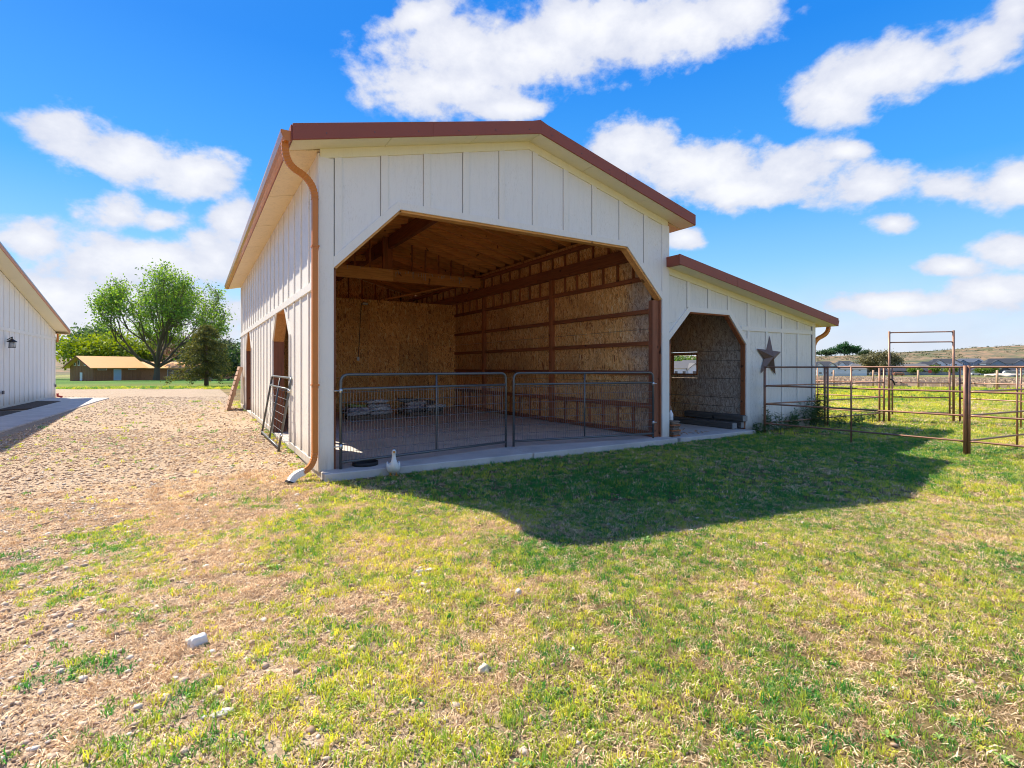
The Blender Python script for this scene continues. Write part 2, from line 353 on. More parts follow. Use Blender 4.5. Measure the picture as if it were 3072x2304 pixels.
M = dict(
    white=paint('white_paint', .22, (.80, .79, .76)), white_worn=paint('worn_white_paint', .36, (.86, .83, .76), texture=.006),
    white_smooth=paint('white_trim_paint', .14, texture=.001), lean_white=paint('lean_to_white_paint', .45, (.76, .75, .71), texture=.006),
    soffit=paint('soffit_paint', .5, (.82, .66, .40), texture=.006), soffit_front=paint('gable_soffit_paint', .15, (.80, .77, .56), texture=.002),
    osb=osb('osb_board', grey_y=(-.1, 1.5)), osb_gold=osb('osb_board_golden', (1.05, 1.0, .85)), osb_grey=osb('osb_board_greyed', (1, .93, .85), grey_y=(.4, 3.4), dark=.72),
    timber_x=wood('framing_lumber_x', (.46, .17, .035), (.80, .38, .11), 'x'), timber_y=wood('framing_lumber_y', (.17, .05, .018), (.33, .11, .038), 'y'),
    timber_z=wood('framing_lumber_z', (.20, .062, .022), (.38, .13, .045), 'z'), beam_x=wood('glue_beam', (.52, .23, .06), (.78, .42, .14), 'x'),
    deck=wood('roof_deck_wood', (.42, .15, .035), (.74, .33, .09), 'x', scale=.8), jamb=wood('orange_jamb_wood', (.46, .19, .05), (.66, .32, .10), 'z'),
    post_brown=wood('treated_post_wood', (.17, .06, .03), (.27, .10, .05), 'z'),
    ties=wood('creosote_tie', (.035, .03, .028), (.11, .10, .09), 'y', grain=3), tie_end=simple('tie_end_grain', (.30, .29, .27), .9, var=.4, scale=40),
    plank=wood('weathered_plank', (.30, .17, .10), (.50, .33, .22), 'z'), plank_dark=wood('old_plank', (.10, .07, .055), (.22, .16, .12), 'x'),
    red=simple('barn_red_metal', (.27, .066, .036), .55, .0, .06, 2), gutter_gloss=simple('brown_gutter_gloss', (.50, .17, .035), .2, .0, .06, 3), gutter=simple('brown_gutter_metal', (.56, .19, .035), .45, .0, .06, 3),
    pipe=rusty('rusty_pipe'), dark_gate=simple('grey_gate_steel', (.13, .14, .145), .42, .5, .2, 20), zinc=simple('zinc_hardware', (.55, .56, .57), .35, .9, .1, 30),
    wire=simple('gate_wire_steel', (.20, .205, .21), .45, .6, .15, 20), star=rusty('rusty_star_steel', (.17, .12, .11), (.20, .125, .09), .5),
    white_plastic=simple('white_plastic', (.78, .78, .78), .35, 0, .03, 4), black_plastic=simple('black_plastic', (.02, .02, .02), .4, 0, .1, 4),
    rubber=simple('black_rubber', (.02, .02, .022), .8), goose=simple('white_feathers', (.80, .80, .78), .8, 0, .05, 30, bump_d=.003), orange=simple('orange_bill', (.75, .30, .05), .45, 0, .08, 30),
    eye=simple('goose_eye', (.02, .02, .04), .2), bark=simple('tree_bark', (.13, .10, .075), .95, 0, .35, 9, bump_d=.02), bark_grey=simple('grey_bark', (.20, .17, .15), .95, 0, .3, 9),
    roof_tan=simple('tan_metal_roof', (.92, .50, .18), .4, 0, .05, .6), brown_side=wood('brown_board_siding', (.26, .105, .05), (.40, .18, .085), 'z'),
    roof_dark=simple('charcoal_shingles', (.035, .042, .055), .9, 0, .25, 1.2), roof_grey=simple('grey_shingles', (.12, .12, .125), .9, 0, .2, 1.2), roof_blue=simple('blue_grey_shingles', (.08, .10, .14), .85, 0, .2, 1.2),
    wall_white=simple('white_house_siding', (.72, .74, .76), .7, 0, .04, 2), wall_tan=simple('tan_house_siding', (.42, .36, .29), .7, 0, .06, 2), wall_blue=simple('blue_grey_siding', (.22, .30, .38), .7, 0, .06, 2),
    wall_dark=simple('dark_house_siding', (.09, .10, .12), .7, 0, .06, 2),
    glass=simple('window_glass', (.05, .07, .09), .08, 0, .1, 2, 1.), white_frame=simple('white_frame', (.75, .76, .78), .5), blue_door=simple('pale_blue_door', (.35, .50, .68), .5),
    red_plastic=simple('red_plastic', (.45, .05, .05), .4), lantern=simple('black_lantern_metal', (.025, .025, .028), .4, .6), outlet=simple('grey_outlet_cover', (.10, .10, .11), .5),
)

# ------------------------------------------------------------------ terrain
GZ = -.12
def height(X, Y):
    X = np.asarray(X, float); Y = np.asarray(Y, float)
    r = np.hypot(X - CAMX, Y - CAMY)
    z = GZ - .0117 * np.clip(r - 52, 0, 285)
    z = z + .10 * sst(46, 60, r) * 0
    # near the barn's left wall the earth is banked up a little
    bank = sst(-1.6, -.15, X) * (1 - sst(-.1, .25, X)) * sst(.4, 2.2, Y) * (1 - sst(15, 17, Y))
    z = z + .075 * bank
    # small unevenness, faded out where slabs lie
    u = (fbm(X * .55, Y * .55, 3) - .5) * .09 + (fbm(X * 2.1, Y * 2.1, 3, 5) - .5) * .035
    nearb = np.exp(-np.clip(np.maximum(np.maximum(-.4 - X, X - 14), np.maximum(-.5 - Y, Y - 17)), 0, 9) * 1.2)
    walk = np.exp(-np.clip(np.maximum(X + 5.4, -X - 40), 0, 9) * 1.5) * (Y < 30)
    z = z + u * (1 - np.clip(nearb + walk, 0, 1)) * (1 - sst(30, 60, r))
    return z

def zones(X, Y):
    """returns green cover, straw cover, gravel share for a place on the ground"""
    X = np.asarray(X, float); Y = np.asarray(Y, float)
    r = np.hypot(X - CAMX, Y - CAMY)
    p = uni(fbm(X * 1.25, Y * 1.25, 4)); p2 = uni(fbm(X * 4.2 + 40, Y * 4.2, 3, 3))
    a = np.interp(X + .25 * np.clip(Y + 4.5, -3, 3) * -.6, [-4.6, -3.2, -2.3, -1.3, -.3, 1.5, 5], [.20, .34, .46, .60, .76, .88, .97])
    a = a * (1 - .62 * sst(-3.4, .2, Y) * (1 - sst(-.9, .3, X)))
    left = sst(-.8, 2.2, Y) * (1 - sst(-.4, .1, X))
    a = a * (1 - left * .86)
    # grassy strip beside the far drive and the verge at the barn's far left corner
    a = np.maximum(a, sst(-3.5, -.5, X + (Y - 24) * -.05) * sst(19, 25, Y) * .85)
    lawn = sst(-1.0, .6, Y - (38.6 - .616 * X))
    a = np.maximum(a, lawn * 1.2)
    a = np.where((X > 7) & (Y > -.6), 1.0, a)
    g = sst(-.16, .12, a * 1.02 - (.55 * p + .45 * p2))
    # dry, bare patches inside the lawn
    dry = sst(.50, .80, .45 * uni(fbm(X * .8 + 9, Y * .8 + 4, 3, 2)) + .55 * uni(fbm(X * 2.3 + 9, Y * 2.3 + 4, 4, 2)))
    s = np.clip(.25 + .75 * dry + .45 * sst(11.5, 16, X) * uni(fbm(X * .25, (Y + X * .12) * .9, 3, 4)), 0, 1) * sst(-4.5, 0, X)
    shadowz = sst(.4, 2.2, X) * (1 - sst(10, 14, X)) * sst(-6.2, -4.0, Y)  # barn shadow area: cool shade tone put into greener, less straw-covered grass
    dry = dry * (1 - .75 * shadowz); s = s * (1 - .8 * shadowz)
    g = np.clip(g + .25 * shadowz * (g > .2), 0, 1.2)
    g = g * (1 - .6 * dry * (r < 40))
    grav = (1 - sst(-3.4, 1.4, X + .9 * (uni(fbm(X * .7, Y * .7, 3, 8)) - .5))) * (1 - lawn)
    grav = np.where(Y > .5, np.where(X < 0, 1 - lawn, 0), grav)
    return g, s, grav, lawn, r

def ground_colors(X, Y):
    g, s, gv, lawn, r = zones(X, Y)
    n = uni(fbm(X * 3, Y * 3, 3, 6))[:, None]; nb = uni(fbm(X * .12, Y * .12, 4, 1))[:, None]
    soil = np.array([.20, .125, .08]) * (.75 + .5 * n)
    straw = np.array([.36, .24, .12]) * (.8 + .4 * n)
    grass = np.array([.10, .12, .02]) * (.8 + .45 * n)
    gravel = np.array([.36, .275, .20]) * (.85 + .3 * n)
    c = soil * (1 - s[:, None]) + straw * s[:, None]
    c = c * (1 - gv[:, None]) + gravel * gv[:, None]
    gg = (g * .35)[:, None]; c = c * (1 - gg) + grass * gg
    # lawn at the far left: mown, yellower in front
    edge = np.clip((Y - (38.6 - .616 * X)) / 34, 0, 1)[:, None]
    lc = (np.array([.24, .23, .04]) * (1 - edge) + np.array([.07, .17, .02]) * edge) * (.8 + .4 * nb)
    l = lawn[:, None]; c = c * (1 - l) + lc * l
    # mown field on the right, rows of yellow-green, then a band of dry weeds, then green
    fr = (sst(9, 17, X) * sst(11, 20, r))[:, None]
    row = uni(fbm(X * .06 + 3, (Y + X * .12) * .55, 3, 4))[:, None]
    fc = np.array([.30, .28, .035]) * (.72 + .55 * row) * (1 - .3 * nb) + np.array([.10, .05, 0]) * sst(.55, .9, row)
    c = c * (1 - fr) + fc * fr
    right = (X > 8)[:, None]
    d = r + 14 * (uni(fbm(X * .05, Y * .05, 3, 7)) - .5)
    b1 = (sst(56, 62, d) * (1 - sst(225, 250, d)))[:, None] * right
    wc = np.array([.36, .27, .18]) * (.7 + .6 * uni(fbm(X * .25, Y * .25, 4, 9))[:, None])
    wc = wc * (1 - .5 * nb) + np.array([.13, .15, .06]) * .5 * nb
    c = c * (1 - b1) + wc * b1
    b2 = sst(225, 255, d)[:, None]; gc = np.array([.15, .17, .06]) * (.7 + .6 * nb) + np.array([.1, .07, .03]) * nb
    c = c * (1 - b2) + gc * b2
    return np.clip(c, 0, 1), gv * (1 - lawn) * (1 - sst(60, 90, r)), g

def ground_material():
    m, nt, b, L = mat('ground_earth'); p = world_pos(nt)
    a = N(nt, 'ShaderNodeAttribute', attribute_name='albedo'); gv = N(nt, 'ShaderNodeAttribute', attribute_name='gravel')
    base = a.outputs['Color']
    # pebbles: cells of their own tone with dark gaps
    def peb(sc, seed):
        wv = N(nt, 'ShaderNodeTexNoise'); wv.inputs['Scale'].default_value = 22; wv.inputs['Detail'].default_value = 3; L(p, wv.inputs['Vector'])
        wd = N(nt, 'ShaderNodeVectorMath', operation='MULTIPLY_ADD'); L(wv.outputs['Color'], wd.inputs[0]); wd.inputs[1].default_value = (.045, .045, .02); L(p, wd.inputs[2])
        q = tmap(nt, wd.outputs[0], (1, 1, .6), (0, 0, seed))
        v = N(nt, 'ShaderNodeTexVoronoi'); v.inputs['Scale'].default_value = sc; v.inputs['Randomness'].default_value = 1; L(q, v.inputs['Vector'])
        e = N(nt, 'ShaderNodeTexVoronoi', feature='DISTANCE_TO_EDGE'); e.inputs['Scale'].default_value = sc; L(q, e.inputs['Vector'])
        s = N(nt, 'ShaderNodeSeparateColor'); L(v.outputs['Color'], s.inputs[0]); return s, e.outputs['Distance'], v.outputs['Distance']
    s1, e1, d1 = peb(46, .3)
    pc = ramp(nt, s1.outputs[0], [(0, (.18, .11, .065)), (.3, (.42, .28, .17)), (.62, (.55, .39, .26)), (.85, (.62, .47, .34)), (1, (.70, .60, .48))])
    pc = mix(nt, mrng(nt, e1, 0, .10, 1, 0), pc, (.10, .075, .055))
    lo = tnoise(nt, p, 1.3, 5); pc = mix(nt, .35, pc, mix(nt, lo, (.30, .22, .15), (.56, .47, .36)))
    fine = tnoise(nt, p, 55, 4, .7); mid = tnoise(nt, p, 9, 5, .65)
    tex = mix(nt, 1.0, base, ramp(nt, fine, [(.3, (.52, .50, .46)), (.55, (1, 1, 1)), (.75, (1.35, 1.35, 1.3))]), 'MULTIPLY')
    tex = mix(nt, 1.0, tex, ramp(nt, mid, [(.3, (.72, .74, .66)), (.7, (1.2, 1.18, 1.1))]), 'MULTIPLY')
    gf = mrng(nt, gv.outputs['Fac'], .15, .75, 0, .75)
    c = mix(nt, gf, tex, pc)
    L(c, b.inputs['Base Color']); b.inputs['Roughness'].default_value = .95; b.inputs['Specular IOR Level'].default_value = .2
    h = mix(nt, gf, fine, mrng(nt, d1, 0, .035, 1, 0)); bump(nt, b, h, .018, .8)
    return m

def spaced(lo, hi, step, far, grow=1.16):
    a = list(np.arange(lo, hi, step)); s = step; x = hi
    while x < far: a.append(x); s *= grow; x += s
    a.append(far); s = step; x = lo - step; left = []
    while x > -far: left.append(x); s *= grow; x -= s
    left.append(-far); return np.array(left[::-1] + a)

def build_ground():
    xs = spaced(-12, 24, .13, 4200); ys = spaced(-9.5, 24, .13, 4200)
    gx, gy = np.meshgrid(xs, ys, indexing='ij'); X, Y = gx.ravel(), gy.ravel()
    Z = height(X, Y); c, gv, g = ground_colors(X, Y)
    nx, ny = len(xs), len(ys); i = np.arange(nx - 1)[:, None] * ny + np.arange(ny - 1)[None, :]
    F = np.stack([i, i + ny, i + ny + 1, i + 1], -1).reshape(-1, 4)
    me = np_mesh('ground', np.stack([X, Y, Z], 1), F, ground_material(), True,
                 {'albedo': ('FLOAT_COLOR', np.concatenate([c, np.ones((len(c), 1))], 1)), 'gravel': ('FLOAT', gv)})
    tag(place('ground', me), kind='structure')
build_ground()

def hill_z(X, Y):
    """height of the rising hillside far to the right; below the plain elsewhere"""
    X = np.asarray(X, float); Y = np.asarray(Y, float); r = np.hypot(X - CAMX, Y - CAMY)
    az = np.degrees(np.arctan2(X - CAMX, Y - CAMY))
    n = fbm(X * .004 + 5, Y * .004, 4, 2); n2 = fbm(X * .016, Y * .016, 4, 6)
    top = 29 + 11 * sst(58, 80, az) + 5 * (uni(fbm(az * .09, az * 0, 3, 1)) - .5)
    front = sst(480, 640, r) * 7.5 + sst(640, 1350, r) * (top - 7.5)
    return -3.46 - 1.5 * (1 - sst(340, 380, r)) + front + (n2 - .5) * 6 * sst(640, 800, r) + (n - .5) * 20 * sst(740, 1150, r)

def build_hills():
    az = np.radians(np.arange(0, 360, .5)); rr = np.concatenate([np.array([330, 380, 420, 450]), np.arange(470, 1400, 24), np.array([1450, 1520, 1700, 2000, 2600])])
    A, Rr = np.meshgrid(az, rr, indexing='ij'); X = CAMX + np.sin(A) * Rr; Y = CAMY + np.cos(A) * Rr; X, Y = X.ravel(), Y.ravel()
    Z = hill_z(X, Y); na, nr = len(az), len(rr)
    i = (np.arange(na)[:, None] * nr + np.arange(nr - 1)[None, :]); j = (((np.arange(na) + 1) % na)[:, None] * nr + np.arange(nr - 1)[None, :])
    F = np.stack([i, i + 1, j + 1, j], -1).reshape(-1, 4)
    m, nt, b, L = mat('dry_hillside'); p = world_pos(nt)
    f = tnoise(nt, tmap(nt, p, (1, 1, 3)), .016, 8, .62, .8); g = tnoise(nt, p, .09, 6, .7)
    c = ramp(nt, f, [(.34, (.055, .07, .03)), (.43, (.12, .125, .045)), (.49, (.22, .15, .08)), (.56, (.29, .175, .10)), (.64, (.13, .13, .05))])
    c = mix(nt, mrng(nt, g, .46, .58, 0, .8), c, (.06, .075, .035))
    L(c, b.inputs['Base Color']); b.inputs['Roughness'].default_value = 1
    tag(place('hills', np_mesh('hills', np.stack([X, Y, Z], 1), F, m, True)), kind='structure')
build_hills()

concrete_m, _nt, _b, _L = mat('concrete')
_p = world_pos(_nt); _f = tnoise(_nt, _p, 1.6, 6, .65); _g = tnoise(_nt, _p, 30, 4, .6)
_c = ramp(_nt, _f, [(.3, (.40, .375, .35)), (.55, (.54, .50, .46)), (.8, (.63, .59, .54))])
_c = mix(_nt, mrng(_nt, _g, .62, .75, 0, .4), _c, (.20, .185, .17))
_L(_c, _b.inputs['Base Color']); _b.inputs['Roughness'].default_value = .8; bump(_nt, _b, _g, .002, .5)
M['concrete'] = concrete_m

# floor slab of the barn, poured in bays with control joints
slab = empty('concrete_slab'); slab['kind'] = 'structure'
for x0, x1, y0, y1 in ((.0, 3.70, -.33, 4.0), (3.706, 7.56, -.36, 4.0), (.0, 3.70, 4.006, 15.6), (3.706, 7.56, 4.006, 15.6), (7.72, 10.5, -.30, 4.6), (10.506, 13.6, .06, 15.6), (7.72, 10.5, 4.606, 15.6)):
    box('slab_bay', M['concrete'], slab, x0, x1, y0, y1, -.35, 0.0 if x1 < 7.6 else -.012, bevel=.012)

# ------------------------------------------------------------------ the barn
barn = empty('barn', (0, 0, 0), 'large white board and batten barn with an open front and a lower lean-to', 'barn')
BL, BW = 15.74, 7.62                 # length, width
RX = 3.82                            # ridge
def rtop(x): return 6.12 - .255 * abs(x - RX)
def soff(x): return rtop(x) - .225

def piecewise(pts):
    xs = [a for a, b in pts]; zs = [b for a, b in pts]
    return lambda x: float(np.interp(x, xs, zs))
def panel_segments(mb, x0, x1, lo, hi, axis, d0, d1, brk):
    """vertical strips of sheet between the curves lo and hi"""
    cuts = [x0] + sorted(b for b in brk if x0 < b < x1) + [x1]
    for a, b in zip(cuts[:-1], cuts[1:]):
        e = min(1e-4, (b - a) / 4); za, zb, ta, tb = lo(a + e), lo(b - e), hi(a + e), hi(b - e)
        if ta - za < .01 and tb - zb < .01: continue
        mb.prism([(a, za), (b, zb), (b, max(tb, zb)), (a, max(ta, za))], axis, d0, d1)

# front gable: opening outline
OPEN = [(.20, -.02), (.2001, 3.12), (1.27, 4.19), (6.36, 4.19), (7.4299, 3.12), (7.43, -.02)]
def flo(x):
    if x <= .2 or x >= 7.43: return -.03
    return piecewise([(.2, 3.12), (1.27, 4.19), (6.36, 4.19), (7.43, 3.12)])(x)
edges = [0, .27, 1.005, 1.74, 2.48, 3.22, 3.96, 4.70, 5.44, 6.19, 6.92, 7.62]
for a, b in zip(edges[:-1], edges[1:]):
    mb = MB(); panel_segments(mb, a + .001, b - (.066 if b < 7.6 else .185), flo, soff, 'y', 0, .04, (.2, 1.27, RX, 6.36, 7.43)); mb.build('wall_panel', M['white'], barn)
mb = MB(); panel_segments(mb, .19, 7.44, flo, soff, 'y', .042, .05, (.2, 1.27, RX, 6.36, 7.43)); mb.build('sheathing', M['black_plastic'], barn)
for x in edges[1:-1]:
    lo = flo(x) + (.02 if .2 < x < 7.43 else 0)
    hw = .06 if x > .3 else .055
    if 6.36 < x < 7.43: lo = flo(x + .06) + .02
    mb = MB(); mb.prism([(x - hw, max(lo, flo(x - hw) + .1)), (x + hw, max(lo, flo(x + hw) + .1)), (x + hw, soff(x + hw) - .02), (x - hw, soff(x - hw) - .02)], 'y', -.022, 0)
    mb.build('batten', M['white_smooth'], barn, bevel=.003)
# frieze boards under the gable soffit
for s in (0, 1):
    xa, xb = (.0, RX) if s == 0 else (RX, BW)
    MB().prism([(xa, soff(xa) - .15), (xb, soff(xb) - .15), (xb, soff(xb)), (xa, soff(xa))], 'y', -.026, -.0005).build('frieze_board', M['soffit_front'], barn, bevel=.003)
# corner boards
box('corner_board', M['white_smooth'], barn, -.028, .2, -.028, 0, -.03, 4.80, bevel=.004)
box('corner_board', M['white_smooth'], barn, 7.43, 7.66, -.028, 0, -.035, 4.82, bevel=.004)
box('corner_board', M['white_smooth'], barn, -.028, -.001, .0, .14, -.02, 4.86, bevel=.004)
# opening trim: lintel and two angled boards
MB().prism([(1.215, 4.31), (1.27, 4.19), (6.36, 4.19), (6.42, 4.31)], 'y', -.03, -.001).build('trim_board', M['white_smooth'], barn, bevel=.003)
MB().prism([(.2, 3.12), (1.27, 4.19), (1.215, 4.31), (.2, 3.295)], 'y', -.03, -.001).build('trim_board', M['white_smooth'], barn, bevel=.003)
MB().prism([(6.36, 4.19), (7.43, 3.12), (7.43, 3.295), (6.42, 4.31)], 'y', -.03, -.001).build('trim_board', M['white_smooth'], barn, bevel=.003)
# reveal boards lining the opening
for (xa, za), (xb, zb) in ((OPEN[0], OPEN[1]), (OPEN[1], OPEN[2]), (OPEN[2], OPEN[3]), (OPEN[3], OPEN[4]), (OPEN[4], OPEN[5])):
    dx, dz = xb - xa, zb - za; L_ = math.hypot(dx, dz); nx_, nz_ = dz / L_, -dx / L_
    t = .035
    MB().prism([(xa, za), (xb, zb), (xb + nx_ * t, zb + nz_ * t), (xa + nx_ * t, za + nz_ * t)], 'y', .004, .17).build('reveal_board', M['post_brown'] if abs(dx) < .01 else M['beam_x'], barn)
box('post', M['post_brown'], barn, .035, .2, .05, .20, -.3, 4.7); box('post', M['post_brown'], barn, 7.42, 7.60, .04, .19, -.3, 4.7); box('post', M['post_brown'], barn, 7.20, 7.392, .05, .172, -.0, 3.1)
box('post', M['post_brown'], barn, .03, .16, .0, .05, -.3, -.03)
box('post', M['post_brown'], barn, 7.45, 7.60, .0, .05, -.3, -.035)
# rear gable
mb = MB(); panel_segments(mb, 0, BW, lambda x: -.03, soff, 'y', BL - .05, BL, (RX,)); mb.build('wall_panel', M['white'], barn)

# left side wall with two angled-top doors
D1 = [(2.90, 2.22), (3.60, 2.86), (4.83, 2.86), (5.48, 2.22)]
D2 = [(11.15, 2.20), (11.80, 2.85), (12.62, 2.85), (13.30, 2.20)]
def slo(y):
    for D in (D1, D2):
        if D[0][0] < y < D[3][0]: return piecewise(D)(y)
    return -.02
WE = [0.14] + [round(.14 + .742 * k, 3) for k in range(1, 21)] + [BL]
brk = [p[0] for p in D1 + D2]
for a, b in zip(WE[:-1], WE[1:]):
    mb = MB(); panel_segments(mb, a + .001, b - .001, slo, lambda y: 2.88, 'x', 0, .05, brk)
    if mb.f: mb.build('wall_panel', M['white_worn'], barn)
    MB().prism([(a + .001, 2.885), (b - .001, 2.885), (b - .001, 4.905), (a + .001, 4.905)], 'x', 0, .05).build('wall_panel', M['white_worn'], barn)
bm_low = {}
for y in WE[1:-1]:
    box('batten', M['white_worn'], barn, -.024, -.0005, y - .045, y + .045, 2.965, 4.86, bevel=.003)
    z0 = max(slo(y), slo(y - .05), slo(y + .05))
    if z0 > 0:
        if 2.80 - z0 > .15: box('batten', M['white_worn'], barn, -.024, -.0005, y - .045, y + .045, z0 + .12, 2.82, bevel=.003)
    else: box('batten', M['white_worn'], barn, -.024, -.0005, y - .045, y + .045, .10, 2.82, bevel=.003)
box('corner_board', M['white_worn'], barn, -.028, -.0005, BL - .1, BL + .02, -.02, 4.86, bevel=.004)
box('band_board', M['white_smooth'], barn, -.036, -.0005, .14, BL, 2.825, 2.96, bevel=.004)
for y0, y1 in ((.14, 2.9), (5.48, 11.15), (13.30, BL - .1)):
    box('base_board', M['white_smooth'], barn, -.030, -.0005, y0, y1, -.03, .095, bevel=.004)
for D in (D1, D2):
    for (ya, za), (yb, zb) in ((D[0], D[1]), (D[3], D[2])):
        dy, dz = yb - ya, zb - za; L_ = math.hypot(dy, dz); s = -1 if dy > 0 else 1
        ny_, nz_ = s * dz / L_, abs(dy) / L_
        MB().prism([(ya, za), (yb, zb), (yb + ny_ * .0, zb + .0), (yb + ny_ * .11, zb + nz_ * .0), (ya + ny_ * .11, za + nz_ * .02)], 'x', -.03, -.0005).build('trim_board', M['white_smooth'], barn)
    for y0, y1 in ((D[0][0] - .10, D[0][0]), (D[3][0], D[3][0] + .10)):
        box('trim_board', M['white_smooth'], barn, -.031, -.0005, y0, y1, -.03, 2.24, bevel=.003)
    # jambs: thick orange wood through the wall
    pts = [(D[0][0], -.02), D[0], D[1], D[2], D[3], (D[3][0], -.02)]
    for (ya, za), (yb, zb) in zip(pts[:-1], pts[1:]):
        dy, dz = yb - ya, zb - za; L_ = math.hypot(dy, dz); ny_, nz_ = dz / L_, -dy / L_; t = .035
        MB().prism([(ya, za), (yb, zb), (yb + ny_ * t, zb + nz_ * t), (ya + ny_ * t, za + nz_ * t)], 'x', .002, .23).build('door_jamb', M['jamb'] if zb > 2.1 and za > 2.1 or abs(dy) > .01 else M['post_brown'], barn)

# right side wall of the main bay, above and behind the lean-to
MB().prism([(.05, -.03), (BL - .05, -.03), (BL - .05, 4.95), (.05, 4.95)], 'x', BW - .05, BW).build('wall_panel', M['white'], barn)

# roof: ribbed red metal, fascias, soffits
for sgn in (-1, 1):
    xe = -.45 if sgn < 0 else 8.09
    poly = [(RX, rtop(RX)), (xe, rtop(xe)), (xe, rtop(xe) - .03), (RX, rtop(RX) - .03)]
    rf = MB().prism(poly, 'y', -.385, 16.1).build('roof_sheet', M['red'], barn)
    rb = MB()
    for k in range(68):
        y = -.3 + k * .2425
        rb.prism([(RX, rtop(RX)), (xe, rtop(xe)), (xe, rtop(xe) + .02), (RX, rtop(RX) + .02)], 'y', y, y + .03)
    rb.build('roof_ribs', M['red'], barn)
    # gable fascia in two lengths with screw heads
    mid = (RX + xe) / 2
    for (a, b, off) in ((RX, mid, 0), (mid, xe, .0025)):
        MB().prism([(a, rtop(a) + .015), (b, rtop(b) + .015), (b, rtop(b) - .222), (a, rtop(a) - .222)], 'y', -.412 - off, -.386).build('fascia', M['red'], barn, bevel=.004)
    sc = MB()
    for k in range(6):
        x = RX + (xe - RX) * (k + .35) / 6; z = rtop(x) - .14
        sc.box(x - .008, x + .008, -.420, -.412, z - .008, z + .008)
    sc.build('fascia_screws', M['outlet'], barn)['kind'] = 'stuff'
    MB().prism([(xe, rtop(xe)), (xe + sgn * .02, rtop(xe)), (xe + sgn * .02, rtop(xe) - .222), (xe, rtop(xe) - .222)], 'y', -.385, 16.1).build('fascia', M['red'], barn)
    # gable soffit panels between fascia and wall
    cuts = [RX, RX + (xe - RX) * .30, RX + (xe - RX) * .66, xe]
    for a, b in zip(cuts[:-1], cuts[1:]):
        a2, b2 = a + sgn * .004, b - sgn * .004
        MB().prism([(a2, soff(a2)), (b2, soff(b2)), (b2, soff(b2) + .02), (a2, soff(a2) + .02)], 'y', -.385, -.0).build('soffit_panel', M['soffit_front'], barn)
    # eave soffit panels
    xw = 0 if sgn < 0 else BW
    yc = [0, 2.44, 4.88, 7.32, 9.76, 12.2, 14.64, 16.1]
    for a, b in zip(yc[:-1], yc[1:]):
        MB().prism([(xw, soff(xw) - .02), (xe, soff(xe)), (xe, soff(xe) + .015), (xw, soff(xw) - .005)], 'y', a + .012, b - .012).build('soffit_panel', M['soffit'], barn)
MB().prism([(RX - .16, rtop(RX) - .02), (RX, rtop(RX) + .035), (RX + .16, rtop(RX) - .02)], 'y', -.40, 16.1).build('ridge_cap', M['red'], barn)

# gutter on the left eave: K-profile, open top
gz1, gz0 = 4.945, 4.80
prof = [(-.47, gz0), (-.535, gz0), (-.575, gz0 + .045), (-.60, gz1 - .03), (-.60, gz1), (-.585, gz1), (-.585, gz1 - .03), (-.56, gz0 + .052), (-.525, gz0 + .02), (-.485, gz0 + .02), (-.485, gz1), (-.47, gz1)]
MB().prism(prof, 'y', -.36, 16.12).build('gutter', M['gutter_gloss'], barn)
for y in (-.36, 16.11): MB().prism([(-.47, gz0), (-.535, gz0), (-.575, gz0 + .045), (-.60, gz1), (-.47, gz1)], 'y', y - .006, y + .004).build('gutter_cap', M['gutter'], barn)
def arc(p0, p1, p2, n=8):
    p0, p1, p2 = Vector(p0), Vector(p1), Vector(p2); return [tuple(p0 * (1 - t) ** 2 + p1 * 2 * t * (1 - t) + p2 * t * t) for t in [i / n for i in range(n + 1)]]
def ribbed_pipe(path, r, rect, mat_, parent, name, rib=True):
    pts, rs = [], []
    for i in range(len(path) - 1):
        a, b = Vector(path[i]), Vector(path[i + 1])
        for k in range(2): pts.append(a.lerp(b, k / 2)); rs.append(r * (1.0 if (k % 2 == 0 or not rib) else .90))
    pts.append(Vector(path[-1])); rs.append(r)
    return MB().tube(pts, rs, rect=rect).build(name, mat_, parent)
DX, DY = -.085, -.045
ds = arc((-.53, -.24, gz0 + .02), (-.53, -.2, 4.57), (-.40, -.16, 4.50), 9) + arc((-.36, -.145, 4.48), (DX, -.06, 4.40), (DX, DY, 4.12), 11)
ribbed_pipe(ds, 1, (.038, .05), M['gutter'], barn, 'downspout')
MB().tube([(DX, DY, 4.13), (DX, DY, .30)], 1, rect=(.052, .04)).build('downspout', M['gutter'], barn, bevel=.006)
ribbed_pipe(arc((DX, DY, .31), (DX, DY - .01, .08), (-.26, -.10, .02), 10), 1, (.052, .042), M['gutter'], barn, 'downspout')
ribbed_pipe(arc((-.25, -.098, .026), (-.40, -.14, -.0), (-.44, -.16, -.09), 7), 1, (.050, .045), M['white_plastic'], barn, 'downspout_outlet')
MB().tube([(-.44, -.16, -.085), (-.455, -.165, -.115)], 1, rect=(.055, .05)).build('downspout_rim', M['black_plastic'], barn)
for z in (3.4, 1.3): box('downspout_strap', M['gutter'], barn, DX - .05, DX + .06, DY - .06, DY + .06, z, z + .025)

